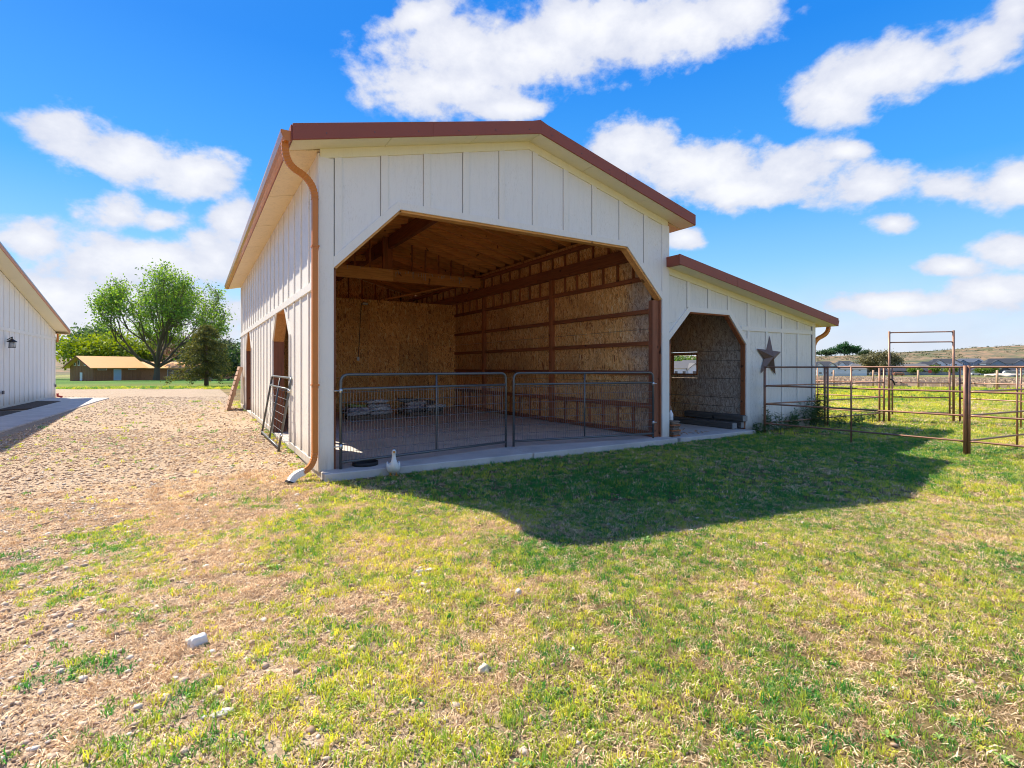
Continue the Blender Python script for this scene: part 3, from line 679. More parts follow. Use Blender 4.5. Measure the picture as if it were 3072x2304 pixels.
# ---------------- lean-to
def lt(x): return 4.085 - .165 * (x - 7.60)
def lsoff(x): return lt(x) - .215
LD = [(7.661, 2.20), (8.375, 2.895), (9.834, 2.895), (10.525, 2.17)]
def llo(x): return piecewise(LD)(x) if LD[0][0] < x < LD[3][0] else -.10
ledges = [7.66, 8.34, 9.085, 9.835, 10.64, 11.43, 12.165, 12.92, 13.66, 13.75]
for a, b in zip(ledges[:-1], ledges[1:]):
    for hi_, lo_ in ((lsoff, lambda x: max(llo(x), 2.58)), (lambda x: 2.575, llo)):
        mb = MB(); panel_segments(mb, a + .001, b - (.056 if b < 13.7 else .001), lo_, hi_, 'y', .008, .04, [p[0] for p in LD])
        if mb.f: mb.build('wall_panel', M['lean_white'], barn)
mb = MB(); panel_segments(mb, 7.67, 13.7, llo, lsoff, 'y', .042, .05, [p[0] for p in LD]); mb.build('sheathing', M['black_plastic'], barn)
for x in ledges[1:-2]:
    z0 = max(llo(x - .05), llo(x + .05)) + (.10 if llo(x) > 0 else 0)
    if x < 10.2: box('batten', M['white_smooth'], barn, x - .05, x + .05, -.014, .0075, max(z0, 2.0), lsoff(x) - .12, bevel=.003)
    else:
        box('batten', M['white_smooth'], barn, x - .05, x + .05, -.014, .0075, 2.64, lsoff(x) - .12, bevel=.003)
        box('batten', M['white_smooth'], barn, x - .05, x + .05, -.014, .0075, max(z0, -.09), 2.525, bevel=.003)
box('band_board', M['white_smooth'], barn, 10.33, 13.63, -.02, .0075, 2.525, 2.64, bevel=.004)
box('corner_board', M['white_smooth'], barn, 13.63, 13.775, -.024, .0075, -.10, 2.93, bevel=.004)
MB().prism([(7.66, lsoff(7.66) - .15), (13.75, lsoff(13.75) - .12), (13.75, lsoff(13.75)), (7.66, lsoff(7.66))], 'y', -.022, .0074).build('frieze_board', M['soffit_front'], barn)
MB().prism([(7.66, 2.2), (8.375, 2.895), (8.33, 3.01), (7.66, 2.37)], 'y', -.026, .0074).build('trim_board', M['white_smooth'], barn)
MB().prism([(8.375, 2.895), (9.834, 2.895), (9.89, 3.01), (8.33, 3.01)], 'y', -.026, .0074).build('trim_board', M['white_smooth'], barn)
MB().prism([(9.834, 2.895), (10.525, 2.17), (10.64, 2.22), (9.89, 3.01)], 'y', -.026, .0074).build('trim_board', M['white_smooth'], barn)
box('trim_board', M['white_smooth'], barn, 10.525, 10.64, -.024, .0074, -.09, 2.22, bevel=.003)
pts = [(7.66, -.09), LD[0], LD[1], LD[2], LD[3], (10.525, -.09)]
for (xa, za), (xb, zb) in zip(pts[1:-1], pts[2:]):
    dx, dz = xb - xa, zb - za; L_ = math.hypot(dx, dz); nx_, nz_ = dz / L_, -dx / L_
    MB().prism([(xa, za), (xb, zb), (xb + nx_ * .03, zb + nz_ * .03), (xa + nx_ * .03, za + nz_ * .03)], 'y', .012, .13).build('reveal_board', M['timber_z'], barn)
MB().prism([(7.655, lt(7.655)), (14.26, lt(14.26)), (14.26, lt(14.26) - .03), (7.655, lt(7.655) - .03)], 'y', -.385, 16.1).build('roof_sheet', M['red'], barn)
for a, b, o in ((7.56, 9.6, 0), (9.6, 11.9, .0025), (11.9, 14.28, 0)):
    MB().prism([(a, lt(a) + .015), (b, lt(b) + .015), (b, lt(b) - .213), (a, lt(a) - .213)], 'y', -.41 - o, -.386).build('fascia', M['red'], barn, bevel=.004)
sc = MB()
for x in (8.1, 9.2, 10.4, 11.5, 12.7, 13.8): sc.box(x - .008, x + .008, -.418, -.41, lt(x) - .13, lt(x) - .114)
sc.build('fascia_screws', M['outlet'], barn)['kind'] = 'stuff'
box('fascia', M['red'], barn, 7.56, 7.655, -.385, -.03, lt(7.6) - .213, lt(7.6) + .012)
for a, b in ((7.66, 8.5), (8.508, 10.9), (10.908, 13.0), (13.008, 14.26)):
    MB().prism([(a, lsoff(a)), (b, lsoff(b)), (b, lsoff(b) + .02), (a, lsoff(a) + .02)], 'y', -.385, .005).build('soffit_panel', M['soffit_front'], barn)
for y0 in (0, 2.44, 4.88, 7.32, 9.76, 12.2):
    MB().prism([(13.75, lsoff(13.75) - .01), (14.26, lsoff(14.26)), (14.26, lsoff(14.26) + .015), (13.75, lsoff(13.75) + .005)], 'y', y0 + .012, y0 + 2.43).build('soffit_panel', M['soffit'], barn)
MB().prism([(14.28, 2.79), (14.35, 2.79), (14.41, 2.93), (14.41, 2.945), (14.40, 2.945), (14.345, 2.80), (14.29, 2.80), (14.28, 2.945)], 'y', -.36, 16.1).build('gutter', M['red'], barn)
MB().prism([(14.28, 2.79), (14.35, 2.79), (14.41, 2.945), (14.28, 2.945)], 'y', -.366, -.356).build('gutter_cap', M['red'], barn)
ld = arc((14.33, -.10, 2.79), (14.33, -.10, 2.60), (14.12, -.04, 2.50), 8) + arc((14.08, -.03, 2.48), (13.81, .02, 2.40), (13.80, .05, 2.17), 8)
ribbed_pipe(ld, 1, (.045, .05), M['gutter'], barn, 'downspout')
MB().tube([(13.80, .05, 2.18), (13.80, .05, .0)], 1, rect=(.05, .04)).build('downspout', M['gutter'], barn, bevel=.005)
# lean-to outer wall, with the window the inner one looks out through
mb = MB(); 
for y0, y1, z0, z1 in ((.05, 3.3, -.1, 2.93), (3.3, 6.1, -.1, 1.12), (3.3, 6.1, 2.3, 2.93), (6.1, BL, -.1, 2.93)): mb.prism([(y0, z0), (y1, z0), (y1, z1), (y0, z1)], 'x', 13.70, 13.75)
mb.build('wall_panel', M['lean_white'], barn)
mb = MB(); panel_segments(mb, 7.62, 13.75, lambda x: -.1, lsoff, 'y', BL - .05, BL, ()); mb.build('wall_panel', M['lean_white'], barn)
# stall partition inside the lean-to: OSB boards with lap lines and a window hole
zl = [-.02, .296, .53, .77, 1.277, 1.76, 2.02, 3.45]
WY0, WY1, WZ0, WZ1 = 1.60, 2.54, 1.40, 1.935
for z0, z1 in zip(zl[:-1], zl[1:]):
    segs = [(0.055, 4.5, z0, z1)]
    if z1 > WZ0 and z0 < WZ1:
        segs = [(.055, WY0, z0, z1), (WY1, 4.5, z0, z1)]
        if z0 < WZ0: segs.append((WY0, WY1, z0, WZ0))
        if z1 > WZ1: segs.append((WY0, WY1, WZ1, z1))
    mb = MB()
    for y0, y1, a, b in segs: mb.box(10.60, 10.63, y0, y1, a + .006, b - .006)
    mb.build('osb_sheet', M['osb_grey'], barn)
box('backing', M['ties'], barn, 10.632, 10.64, .055, WY0, -.02, 3.4); box('backing', M['ties'], barn, 10.632, 10.64, WY1, 4.5, -.02, 3.4)
for z in (WZ0 - .04, WZ1): box('window_trim', M['timber_y'], barn, 10.585, 10.72, WY0 - .02, WY1 + .1, z, z + .04)
box('window_trim', M['timber_z'], barn, 10.645, 10.74, WY1, WY1 + .04, WZ0, WZ1); box('window_trim', M['timber_z'], barn, 10.585, 10.7, WY0 - .04, WY0, WZ0 - .04, WZ1 + .04)
for y0, y1 in ((7.66, 9.0), (9.006, 10.6)): box('osb_sheet', M['osb_grey'], barn, y0, y1, 4.5, 4.53, -.02, 3.75)
box('post', M['timber_z'], barn, 7.68, 7.80, .06, .18, -.02, 3.3)
for y in np.arange(.7, 4.6, .61):
    MB().prism([(7.66, lsoff(7.66) + .15), (10.6, lsoff(10.6) + .15), (10.6, lsoff(10.6) + .02), (7.66, lsoff(7.66) + .02)], 'y', y, y + .04).build('rafter', M['timber_x'], barn)

# ---------------- framing and lining inside the main bay
IX = 7.28
# right-hand OSB lining in sheets
for j, (y0, y1) in enumerate([(.175 if k == 0 else .20 + 2.44 * k, min(.20 + 2.44 * (k + 1), 15.66)) for k in range(7)]):
    for z0, z1 in ((.02, 1.24), (1.244, 2.46), (2.464, 3.68), (3.684, 4.96)):
        box('osb_sheet', M['osb'], barn, IX, IX + .012, y0 + .004, y1 - .004, z0 + .002, z1 - .002)
posts_y = (3.97, 8.1, 12.2)
bays = [.20] + list(posts_y) + [15.6]
for y in posts_y:
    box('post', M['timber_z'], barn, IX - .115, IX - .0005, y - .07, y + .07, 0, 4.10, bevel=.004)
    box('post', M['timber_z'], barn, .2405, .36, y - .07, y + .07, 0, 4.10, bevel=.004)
for i in range(4):
    a, b = bays[i] + (.07 if i else -.025), bays[i + 1] - .07
    for z, h in ((3.63, .10), (2.86, .095), (2.13, .095), (1.455, .095), (.70, .11), (.02, .10)):
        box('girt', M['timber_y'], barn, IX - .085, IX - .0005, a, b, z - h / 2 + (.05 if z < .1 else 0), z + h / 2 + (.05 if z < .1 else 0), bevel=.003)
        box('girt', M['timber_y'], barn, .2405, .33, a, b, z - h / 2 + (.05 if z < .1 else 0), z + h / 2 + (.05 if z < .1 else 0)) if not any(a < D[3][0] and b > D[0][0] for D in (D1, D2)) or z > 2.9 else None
    n = max(1, int((b - a) / .61))
    for k in range(1, n + 1):
        y = a + k * (b - a) / (n + 1)
        box('stud', M['timber_z'], barn, IX - .06, IX - .0005, y - .022, y + .022, 3.681, 4.10)
        box('stud', M['timber_z'], barn, IX - .05, IX - .0005, y - .022, y + .022, .12, .645)
for x0, x1, m_ in ((IX - .16, IX - .0, 'timber_y'), (.24, .38, 'timber_y')):
    for y0, y1 in ((.18, 4.6), (4.604, 9.2), (9.204, 15.6)):
        box('header_beam', M[m_], barn, x0, x1 - .001, y0, y1, 4.10, 4.39, bevel=.004)
    box('top_plate', M['timber_y'], barn, x0 + .02, x1 - .002, .18, 15.6, 4.74, 4.83)
for k in range(26):
    y = .35 + k * .6
    for x0 in (IX - .055, .245): box('stud', M['timber_z'], barn, x0, x0 + .05, y, y + .04, 4.392, 4.738)
# left lining with the same doors
mb_edges = [.20 + 1.22 * k for k in range(13)] + [15.66]
for a, b in zip(mb_edges[:-1], mb_edges[1:]):
    mb = MB(); panel_segments(mb, a + .002, b - .002, lambda y: max(slo(y), 0.0), lambda y: 4.9, 'x', .228, .24, brk)
    if mb.f: mb.build('osb_sheet', M['osb_gold'], barn)
# rafters and deck
for k in range(26):
    y = .30 + k * .61
    for sg in (-1, 1):
        xe = .18 if sg < 0 else 7.44
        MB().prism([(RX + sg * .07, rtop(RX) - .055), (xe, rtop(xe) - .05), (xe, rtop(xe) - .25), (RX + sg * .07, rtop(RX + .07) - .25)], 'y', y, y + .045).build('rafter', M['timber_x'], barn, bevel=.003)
        if sg > 0 or True:
            xb = xe - sg * .0
            MB().box(min(xb - sg * .12, xb), max(xb - sg * .12, xb), y - .012, y - .0005, rtop(xe) - .30, rtop(xe) - .22).build('rafter_hanger', M['zinc'], barn) if k % 2 == 0 and k < 14 else None
for sg in (-1, 1):
    xe = -.02 if sg < 0 else 7.64
    cs = np.linspace(RX, xe, 9)
    for a, b in zip(cs[:-1], cs[1:]):
        a2, b2 = a + sg * .003, b - sg * .003
        MB().prism([(a2, rtop(a2) - .032), (b2, rtop(b2) - .032), (b2, rtop(b2) - .05), (a2, rtop(a2) - .05)], 'y', .0, 15.7).build('deck_board', M['deck'], barn)
box('ridge_beam', M['timber_y'], barn, RX - .07, RX + .07, .05, 8.19, 5.45, 5.86, bevel=.005)
box('ridge_beam', M['timber_y'], barn, RX - .07, RX + .07, 8.32, 15.6, 5.45, 5.86, bevel=.005)
# mid truss: printed glue beam with stubs up to the rafters
box('cross_beam', M['beam_x'], barn, .24, 3.9, 8.20, 8.31, 4.40, 4.775, bevel=.004)
box('cross_beam', M['timber_x'], barn, 3.903, IX - .16, 8.20, 8.31, 4.40, 4.775, bevel=.004)
box('king_post', M['timber_z'], barn, RX - .26, RX - .10, 8.19, 8.32, 4.776, 5.82, bevel=.004); box('king_post', M['timber_z'], barn, RX - .096, RX + .06, 8.2, 8.31, 4.776, 5.45)
for k in range(-7, 8):
    x = 3.62 + k * .475
    if abs(x - RX) < .3 or x < .4 or x > 7.0: continue
    top = rtop(x) - .26
    if top - 4.776 > .03: box('stud', M['timber_z'], barn, x - .02, x + .02, 8.22, 8.29, 4.776, top)
# a diagonal brace and a plank up in the rafters of the rear bay
MB().beam((1.0, 8.6, 4.9), (3.3, 9.4, 5.3), .09, .18).build('brace', M['timber_x'], barn)
MB().beam((5.2, 13.5, 4.45), (7.1, 9.5, 4.75), .12, .05).build('brace', M['timber_x'], barn)
# printed beam stamps too faint to read, and pale drips
dr = MB()
rs = random.Random(4)
for k in range(52):
    x = 3.95 + rs.random() * 2.6; l = .03 + rs.random() ** 2 * .22; z = 4.77 - rs.random() * .06
    dr.box(x, x + .008 + rs.random() * .012, 8.196, 8.1995, z - l, z)
for k in range(26):
    x = .8 + rs.random() * 3.0; l = .03 + rs.random() ** 2 * .1
    dr.box(x, x + .01, 8.196, 8.1995, 4.77 - l, 4.77)
dr.build('beam_drips', simple('pale_drip', (.50, .42, .34), .8, var=.3, scale=20), barn)
lt_r = random.Random(31); lb_ = MB()
for k in range(420):
    x, y = .4 + lt_r.random() * 6.7, .3 + lt_r.random() ** .8 * 10; a = lt_r.random() * 3.14; l = .01 + lt_r.random() ** 3 * .07
    lb_.beam((x, y, .004), (x + l * math.cos(a), y + l * math.sin(a), .005 + lt_r.random() * .006), .006 + .01 * lt_r.random(), .004)
tag(lb_.build('floor_litter', M['plank'], None), 'bits of straw and chips scattered on the barn floor slab', 'litter', kind='stuff')
# tall partition of OSB across the bay
for i in range(6):
    x0, x1 = .26 + i * 1.165, .26 + (i + 1) * 1.165
    for z0, z1 in ((.0, 1.22), (1.224, 2.44), (2.444, 3.25), (3.254, 4.05)):
        box('osb_sheet', M['osb_gold'], barn, x0 + .004, x1 - .004, 10.56, 10.575, z0, z1)
for x in np.arange(.5, 7.2, .61): box('stud', M['timber_z'], barn, x, x + .04, 10.577, 10.66, 0, 4.04)
# rear gable lining seen above the partition
for i in range(6):
    x0, x1 = .2 + i * 1.2, .2 + (i + 1) * 1.2
    mb = MB(); panel_segments(mb, x0 + .004, x1 - .004, lambda x: 2.4, lambda x: rtop(x) - .26, 'y', 15.60, 15.615, (RX,)); mb.build('osb_sheet', M['osb'], barn)
for x in np.arange(.6, 7.2, .61): box('stud', M['timber_z'], barn, x, x + .045, 15.52, 15.598, 2.4, rtop(x + .02) - .27)
box('header_beam', M['timber_x'], barn, .24, IX, 15.42, 15.518, 4.4, 4.65)
# flood lamp on the partition with its cable and switch
fl = empty('flood_lamp', (3.61, 10.5, 3.89), 'small grey flood lamp mounted high on the tan OSB partition', 'lamp')
MB().box(-.10, .10, -.10, .0, -.05, .03).build('lamp_head', M['zinc'], fl, bevel=.02); MB().tube([(0, 0, 0), (0, .05, .05)], .015).build('bracket', M['outlet'], fl)
cb = empty('lamp_cable', (3.48, 10.54, 1.9), 'thin dark cable hanging down the OSB partition from the flood lamp to a switch', 'cable')
MB().tube([(.02, 0, 2.0), (-.02, 0, 1.4), (-.05, 0, .7), (-.09, 0, .06)], .012, 6).build('cable', M['black_plastic'], cb); MB().box(-.14, -.06, -.03, .015, -.08, .06).build('switch_box', M['white_plastic'], cb)

# ------------------------------------------------------------------ tube gates across the front
def gate(name, L_, label, group=None, Hh=1.37, spacing=.051, rows=True, legs=True):
    """tube gate along local +x, feet at z 0"""
    g = empty(name, (0, 0, 0), label, 'gate', group)
    r = .023; rc = .13; z0 = .105; z1 = Hh + .095
    fr = [(0, 0, .0 if legs else z0)] + [(0, 0, z1 - rc)] + arc((0, 0, z1 - rc), (0, 0, z1), (rc, 0, z1), 6)[1:] + arc((L_ - rc, 0, z1), (L_, 0, z1), (L_, 0, z1 - rc), 6) + [(L_, 0, .0 if legs else z0)]
    MB().tube(fr, r, 10).build('frame', M['dark_gate'], g, True)
    MB().tube([(0, 0, z1 - .225), (L_, 0, z1 - .225)], r * .9, 10).build('rail', M['dark_gate'], g, True)
    MB().tube([(0, 0, z0), (L_, 0, z0)], r, 10).build('rail', M['dark_gate'], g, True)
    for x in (L_ * .52,): MB().tube([(x, 0, z0), (x, 0, z1)], r * .8, 8).build('stile', M['dark_gate'], g, True)
    w = MB(); zt = z1 - .24
    for k in range(1, int(L_ / spacing)): 
        x = k * spacing; w.tube([(x, -.012, z0), (x, -.012, zt)], .0034, 4, cap=False)
    zz = z0 + .155
    while zz < zt: w.tube([(0, -.016, zz), (L_, -.016, zz)], .0038, 4, cap=False); zz += .155
    o = w.build('wire_mesh', M['wire'], g); o['kind'] = 'stuff'
    for z in (.35, z1 - .25): 
        MB().tube([(-.10, 0, z), (.0, 0, z)], .010, 6).build('hinge', M['zinc'], g, True); MB().tube([(0, 0, z - .035), (0, 0, z + .035)], .030, 10).build('hinge_clamp', M['zinc'], g, True)
    return g
gA = gate('tube_gate', 3.36, 'left grey steel tube and wire gate across the barn front, beside the white goose')
gA.location = (.30, -.05, 0); gA.rotation_euler = (0, 0, math.atan2(.56, 3.31))
gB = copy_tree(gA); gB.location = (7.10, -.06, 0); gB.rotation_euler = (0, 0, math.pi - math.atan2(.56, 3.32)); gB['label'] = 'right grey steel tube and wire gate across the barn front, hinged on the brown post'
gA['group'] = gB['group'] = 'steel tube gates across the barn front'
gC = empty('tube_gate', (0, 0, 0), 'short grey steel wire gate leaning against the sunlit side wall by the first door', 'gate')
for c in list(gate('x', 2.95, 'x', spacing=.49).children): c.parent = gC
bpy.data.objects.remove([o for o in bpy.data.objects if o.name.startswith('x')][0])
gC.location = (-.27, 2.55, height(-.27, 2.5) - .03); gC.rotation_euler = Euler((math.radians(-0), 0, math.radians(90)))
gC.rotation_mode = 'XYZ'; gC.rotation_euler = (Matrix.Rotation(math.radians(9.4), 3, 'Y') @ Matrix.Rotation(math.radians(90), 3, 'Z')).to_euler()

# ------------------------------------------------------------------ livestock panels, walk-through frame
def livestock_panel(p0, p1, label, mid=True, first=True, group='brown pipe panels of the livestock pen'):
    d = Vector((p1[0] - p0[0], p1[1] - p0[1], 0)); L_ = d.length
    g = empty('livestock_panel', (p0[0], p0[1], GZ), label, 'fence panel', group); g.rotation_euler = (0, 0, math.atan2(d.y, d.x))
    H_ = 1.735
    for x in (.035, L_ - .035)[0 if first else 1:]: MB().tube([(x, 0, -.05), (x, 0, H_)], .029, 10).build('post', M['pipe'], g, True)
    if mid: MB().tube([(L_ * .5, 0, .0), (L_ * .5, 0, H_ - .02)], .020, 8).build('stay', M['pipe'], g, True)
    for z in (1.70, 1.22, .755, .26):
        pts = [(.035, 0, z - .0), (.12, 0, z + .006), (L_ - .12, 0, z + .006), (L_ - .035, 0, z)]
        MB().tube(pts, [.024, .019, .019, .024], 8).build('rail', M['pipe'], g, True)
    return g
livestock_panel((10.83, -.30), (11.155, -4.32), 'brown pipe livestock panel running from the barn corner post towards the viewer')
livestock_panel((11.18, -4.30), (11.12, -8.0), 'brown pipe livestock panel leaving the frame nearest on the right')
livestock_panel((11.25, -4.31), (15.2, -4.70), 'brown pipe livestock panel going back from the double post at the right edge', mid=True, first=False)
livestock_panel((10.90, -.26), (13.66, -.36), 'brown pipe livestock panel in front of the lean-to wall under the star', mid=False)
livestock_panel((13.74, -.36), (16.95, -.45), 'brown pipe livestock panel between the lean-to corner and the tall frame', mid=False)
livestock_panel((16.90, 3.55), (16.98, -.33), 'farthest brown pipe livestock panel behind the lean-to corner, next to the tall frame')
livestock_panel((18.24, -1.90), (17.42, -4.9), 'brown pipe livestock panel right of the tall frame gate')
wf = empty('walk_through_frame', (17.02, -.55, GZ), 'tall brown pipe frame with two overhead bars above a small gate', 'gate frame')
dv = Vector((18.16 - 17.02, -1.80 + .55, 0)); wf.rotation_euler = (0, 0, math.atan2(dv.y, dv.x)); WL = dv.length
for x in (0, WL): MB().tube([(x, 0, -.05), (x, 0, 2.83)], .032, 10).build('post', M['pipe'], wf, True)
for z in (2.78, 2.47): MB().tube([(0, 0, z), (.08, 0, z + .012), (WL - .08, 0, z + .012), (WL, 0, z)], [.026, .018, .018, .026], 8).build('bar', M['pipe'], wf, True)
sg_ = empty('stock_gate', (17.02, -.55, GZ), 'small brown pipe gate closed inside the tall pipe frame', 'gate'); sg_.rotation_euler = wf.rotation_euler
for x in (.085, WL - .1): MB().tube([(x, 0, .22), (x, 0, 1.73)], .026, 8).build('stile', M['pipe'], sg_, True)
for z in (1.70, 1.22, .77, .30): MB().tube([(.08, 0, z), (WL - .1, 0, z)], .018, 8).build('rail', M['pipe'], sg_, True)
for k, (x, z) in enumerate(((.3, 1.22), (.3, .77), (.6, .77), (.3, .30), (.6, .30), (.9, .30))): MB().tube([(x - .02, 0, z + .01), (x + .02, 0, z + .01)], .026, 6).build('clamp', M['pipe'], sg_)
MB().tube([(.02, -.03, 1.33), (.09, -.06, 1.28), (.14, -.04, 1.14)], .018, 6).build('latch', M['black_plastic'], sg_)
MB().tube([(WL - .1, -.02, .44), (WL - .02, -.03, .48)], .02, 6).build('latch', M['pipe'], sg_)

# rusty star on the lean-to wall
def star(R, ri, rot, depth):
    vs = [(0, -depth, 0)]; n = 10
    for k in range(n):
        a = math.pi / 2 + rot + k * math.pi / 5; r_ = R if k % 2 == 0 else ri; vs.append((r_ * math.cos(a), 0, r_ * math.sin(a)))
    vs.append((0, 0, 0)); fs = [(0, k + 1, (k + 1) % n + 1) for k in range(n)] + [(n + 1, (k + 1) % n + 1, k + 1) for k in range(n)]
    m_ = MB(); m_.add(vs, fs); return m_
tag(star(.575, .225, -.06, .14).build('metal_star', M['star'], None, loc=(11.50, -.022, 1.86)), 'large rusty five-pointed metal star hanging on the lean-to wall', 'star')

# ------------------------------------------------------------------ pallet-like slatted crate leaning on the far part of the side wall
pl = empty('wooden_pallet', (-.60, 14.55, height(-.6, 14.5)), 'tall weathered wooden pallet leaning against the far end of the side wall', 'pallet')
pl.rotation_euler = (Matrix.Rotation(math.radians(15), 3, 'Y')).to_euler()
for y in (-.55, 0, .55): box('stringer', M['plank'], pl, 0.0, .10, y - .02, y + .02, 0, 1.72, bevel=.003)
for k in range(9):
    z = .02 + k * .195
    box('slat', M['plank'], pl, -.022, -.001, -.60, .60, z, z + .15, bevel=.002)
    if k % 3 == 0: box('slat', M['plank'], pl, .101, .12, -.60, .60, z, z + .11, bevel=.002)

# ------------------------------------------------------------------ pallets with bagged feed inside
def pallet(x, y, rz, label):
    p = empty('low_pallet', (x, y, 0), label, 'pallet', 'low pallets under the feed bags'); p.rotation_euler = (0, 0, rz)
    for yy in (-.48, 0, .48): box('stringer', M['plank_dark'], p, -.62, .62, yy - .022, yy + .022, .018, .105, bevel=.003)
    for k in range(7): box('slat', M['plank_dark'], p, -.62 + k * .19, -.52 + k * .19, -.52, .52, .106, .124)
    for k in (0, 3, 6): box('slat', M['plank_dark'], p, -.62 + k * .19, -.52 + k * .19, -.52, .52, .0, .0175)
    return p
pallet(2.95, 7.95, -.12, 'low wooden pallet under the left pile of bags'); pallet(4.85, 8.25, .10, 'low wooden pallet under the right pile of black bags')
def plastic(name, base, print_, scale=7):
    m, nt, b, L = mat(name); tc = N(nt, 'ShaderNodeTexCoord').outputs['Object']
    f = tnoise(nt, tmap(nt, tc, (1.2, 3, 9)), scale, 3, .6, .5)
    L(mix(nt, mrng(nt, f, .5, .56), base, print_), b.inputs['Base Color']); b.inputs['Roughness'].default_value = .3; b.inputs['Specular IOR Level'].default_value = .6
    bump(nt, b, tnoise(nt, tc, 18, 5, .6, 1), .012, .6); return m
BAGM = {'grey': plastic('grey_bag_film', (.26, .26, .27), (.62, .62, .62)), 'black': plastic('black_bag_film', (.035, .035, .04), (.22, .22, .23)),
        'white': plastic('white_bag_film', (.80, .80, .80), (.20, .20, .21)), 'lime': plastic('lime_bag_film', (.30, .38, .03), (.14, .15, .08)), 'purple': plastic('purple_bag_film', (.17, .15, .22), (.55, .54, .58))}
def bag(x, y, z, rz, col, label, group, sx=.36, sy=.24, sz=.062, tilt=0, seed=0):
    rr = np.random.default_rng(seed); nu, nv = 22, 10; vs = []; fs = []
    ph = rr.random(4) * 6
    for i in range(nv + 1):
        t = -1 + 2 * i / nv
        for k in range(nu):
            a = 2 * math.pi * k / nu; ca, sa = math.cos(a), math.sin(a)
            sq = lambda v, e: math.copysign(abs(v) ** e, v)
            rad = (1 - abs(t) ** 3.2) ** .45 if abs(t) < 1 else 0
            xx, yy = sq(ca, .45) * sx * (.72 + .28 * rad), sq(sa, .5) * sy * (.72 + .28 * rad)
            if i in (0, nv): xx *= .8; yy *= .8
            w = 1 + .05 * math.sin(3 * a + ph[0]) + .04 * math.sin(7 * a + ph[1] + t * 3)
            zz = sz * sq(t, .8) * (1 - .35 * (abs(ca) ** 4)) + .010 * math.sin(9 * xx / sx + ph[2]) * (1 - t * t)
            vs.append((xx * w, yy * w, zz + .016 * math.sin(4 * xx + ph[3])))
    for i in range(nv):
        for k in range(nu): fs.append((i * nu + k, i * nu + (k + 1) % nu, (i + 1) * nu + (k + 1) % nu, (i + 1) * nu + k))
    fs.append(tuple(range(nu - 1, -1, -1))); fs.append(tuple(nv * nu + k for k in range(nu)))
    m_ = MB(); m_.add(vs, fs); o = m_.build('feed_bag', BAGM[col], None, True, loc=(x, y, z)); o.rotation_euler = (0, tilt, rz)
    return tag(o, label, 'bag', group)
G1, G2 = 'bags piled on the left pallet', 'bags piled on the right pallet'
b1 = [(2.62, 7.68, .185, .05, 'grey', 'grey printed bag at the bottom left front of the left pile'), (3.30, 7.66, .185, -.04, 'grey', 'grey bag at the bottom right front of the left pile'),
      (2.62, 8.20, .185, .02, 'black', 'black bag at the bottom left back of the left pile'), (3.32, 8.18, .185, .06, 'purple', 'purple-grey bag at the bottom right back of the left pile'),
      (3.28, 7.72, .295, .05, 'white', 'pale bag second from the floor on the right of the left pile'), (2.66, 7.74, .295, -.12, 'purple', 'purple-grey bag second layer at the left of the left pile'),
      (3.26, 8.16, .30, -.05, 'black', 'black bag in the second layer at the back of the left pile'), (2.60, 8.22, .30, .1, 'grey', 'grey bag second layer at the back left of the left pile'), (3.24, 7.74, .40, -.03, 'grey', 'grey bag in the third layer of the left pile'),
      (2.68, 7.92, .395, .16, 'lime', 'lime green and black bag lying on top left of the left pile'), (3.24, 7.86, .51, .02, 'white', 'white bag on the very top of the left pile')]
for i, (x, y, z, rz, c, l) in enumerate(b1): bag(x, y, z, rz, c, l, G1, seed=i, tilt=.10 if c == 'lime' else 0)
b2 = [(4.52, 7.95, .185, .08, 'black', 'black bag at the bottom left front of the right pile'), (5.18, 8.02, .185, .1, 'black', 'black bag at the bottom right front of the right pile'),
      (4.50, 8.48, .185, .06, 'grey', 'grey bag at the bottom left back of the right pile'), (5.16, 8.54, .185, .12, 'black', 'black bag at the bottom right back of the right pile'),
      (4.54, 8.02, .295, .03, 'purple', 'purple-grey bag second from the floor on the right pile'), (5.26, 8.00, .29, .2, 'white', 'white bag hanging over the right edge of the right pile'),
      (4.62, 8.46, .30, .0, 'black', 'black bag in the second layer at the back of the right pile'), (4.60, 8.06, .40, .1, 'grey', 'grey bag in the third layer of the right pile'),
      (4.40, 8.22, .50, -.1, 'black', 'black bag on the top left of the right pile'), (4.98, 8.28, .42, .14, 'black', 'black bag heaped on the top right of the right pile')]
for i, (x, y, z, rz, c, l) in enumerate(b2): bag(x, y, z, rz, c, l, G2, seed=40 + i, sz=.068)

# black rubber pan on the slab edge
m_ = MB(); n = 28
prof = [(0, .012), (.17, .012), (.19, .055), (.205, .058), (.20, .0), (0, .0)]
vs = []; fs = []
for (r_, z_) in prof:
    for k in range(n): a = 2 * math.pi * k / n; vs.append((r_ * math.cos(a), r_ * math.sin(a), z_))
for i in range(len(prof) - 1):
    for k in range(n): fs.append((i * n + k, i * n + (k + 1) % n, (i + 1) * n + (k + 1) % n, (i + 1) * n + k))
m_.add(vs, fs); tag(m_.build('rubber_pan', M['rubber'], None, True, loc=(.72, .10, .001)), 'flat black rubber feed pan on the slab behind the left gate', 'pan')

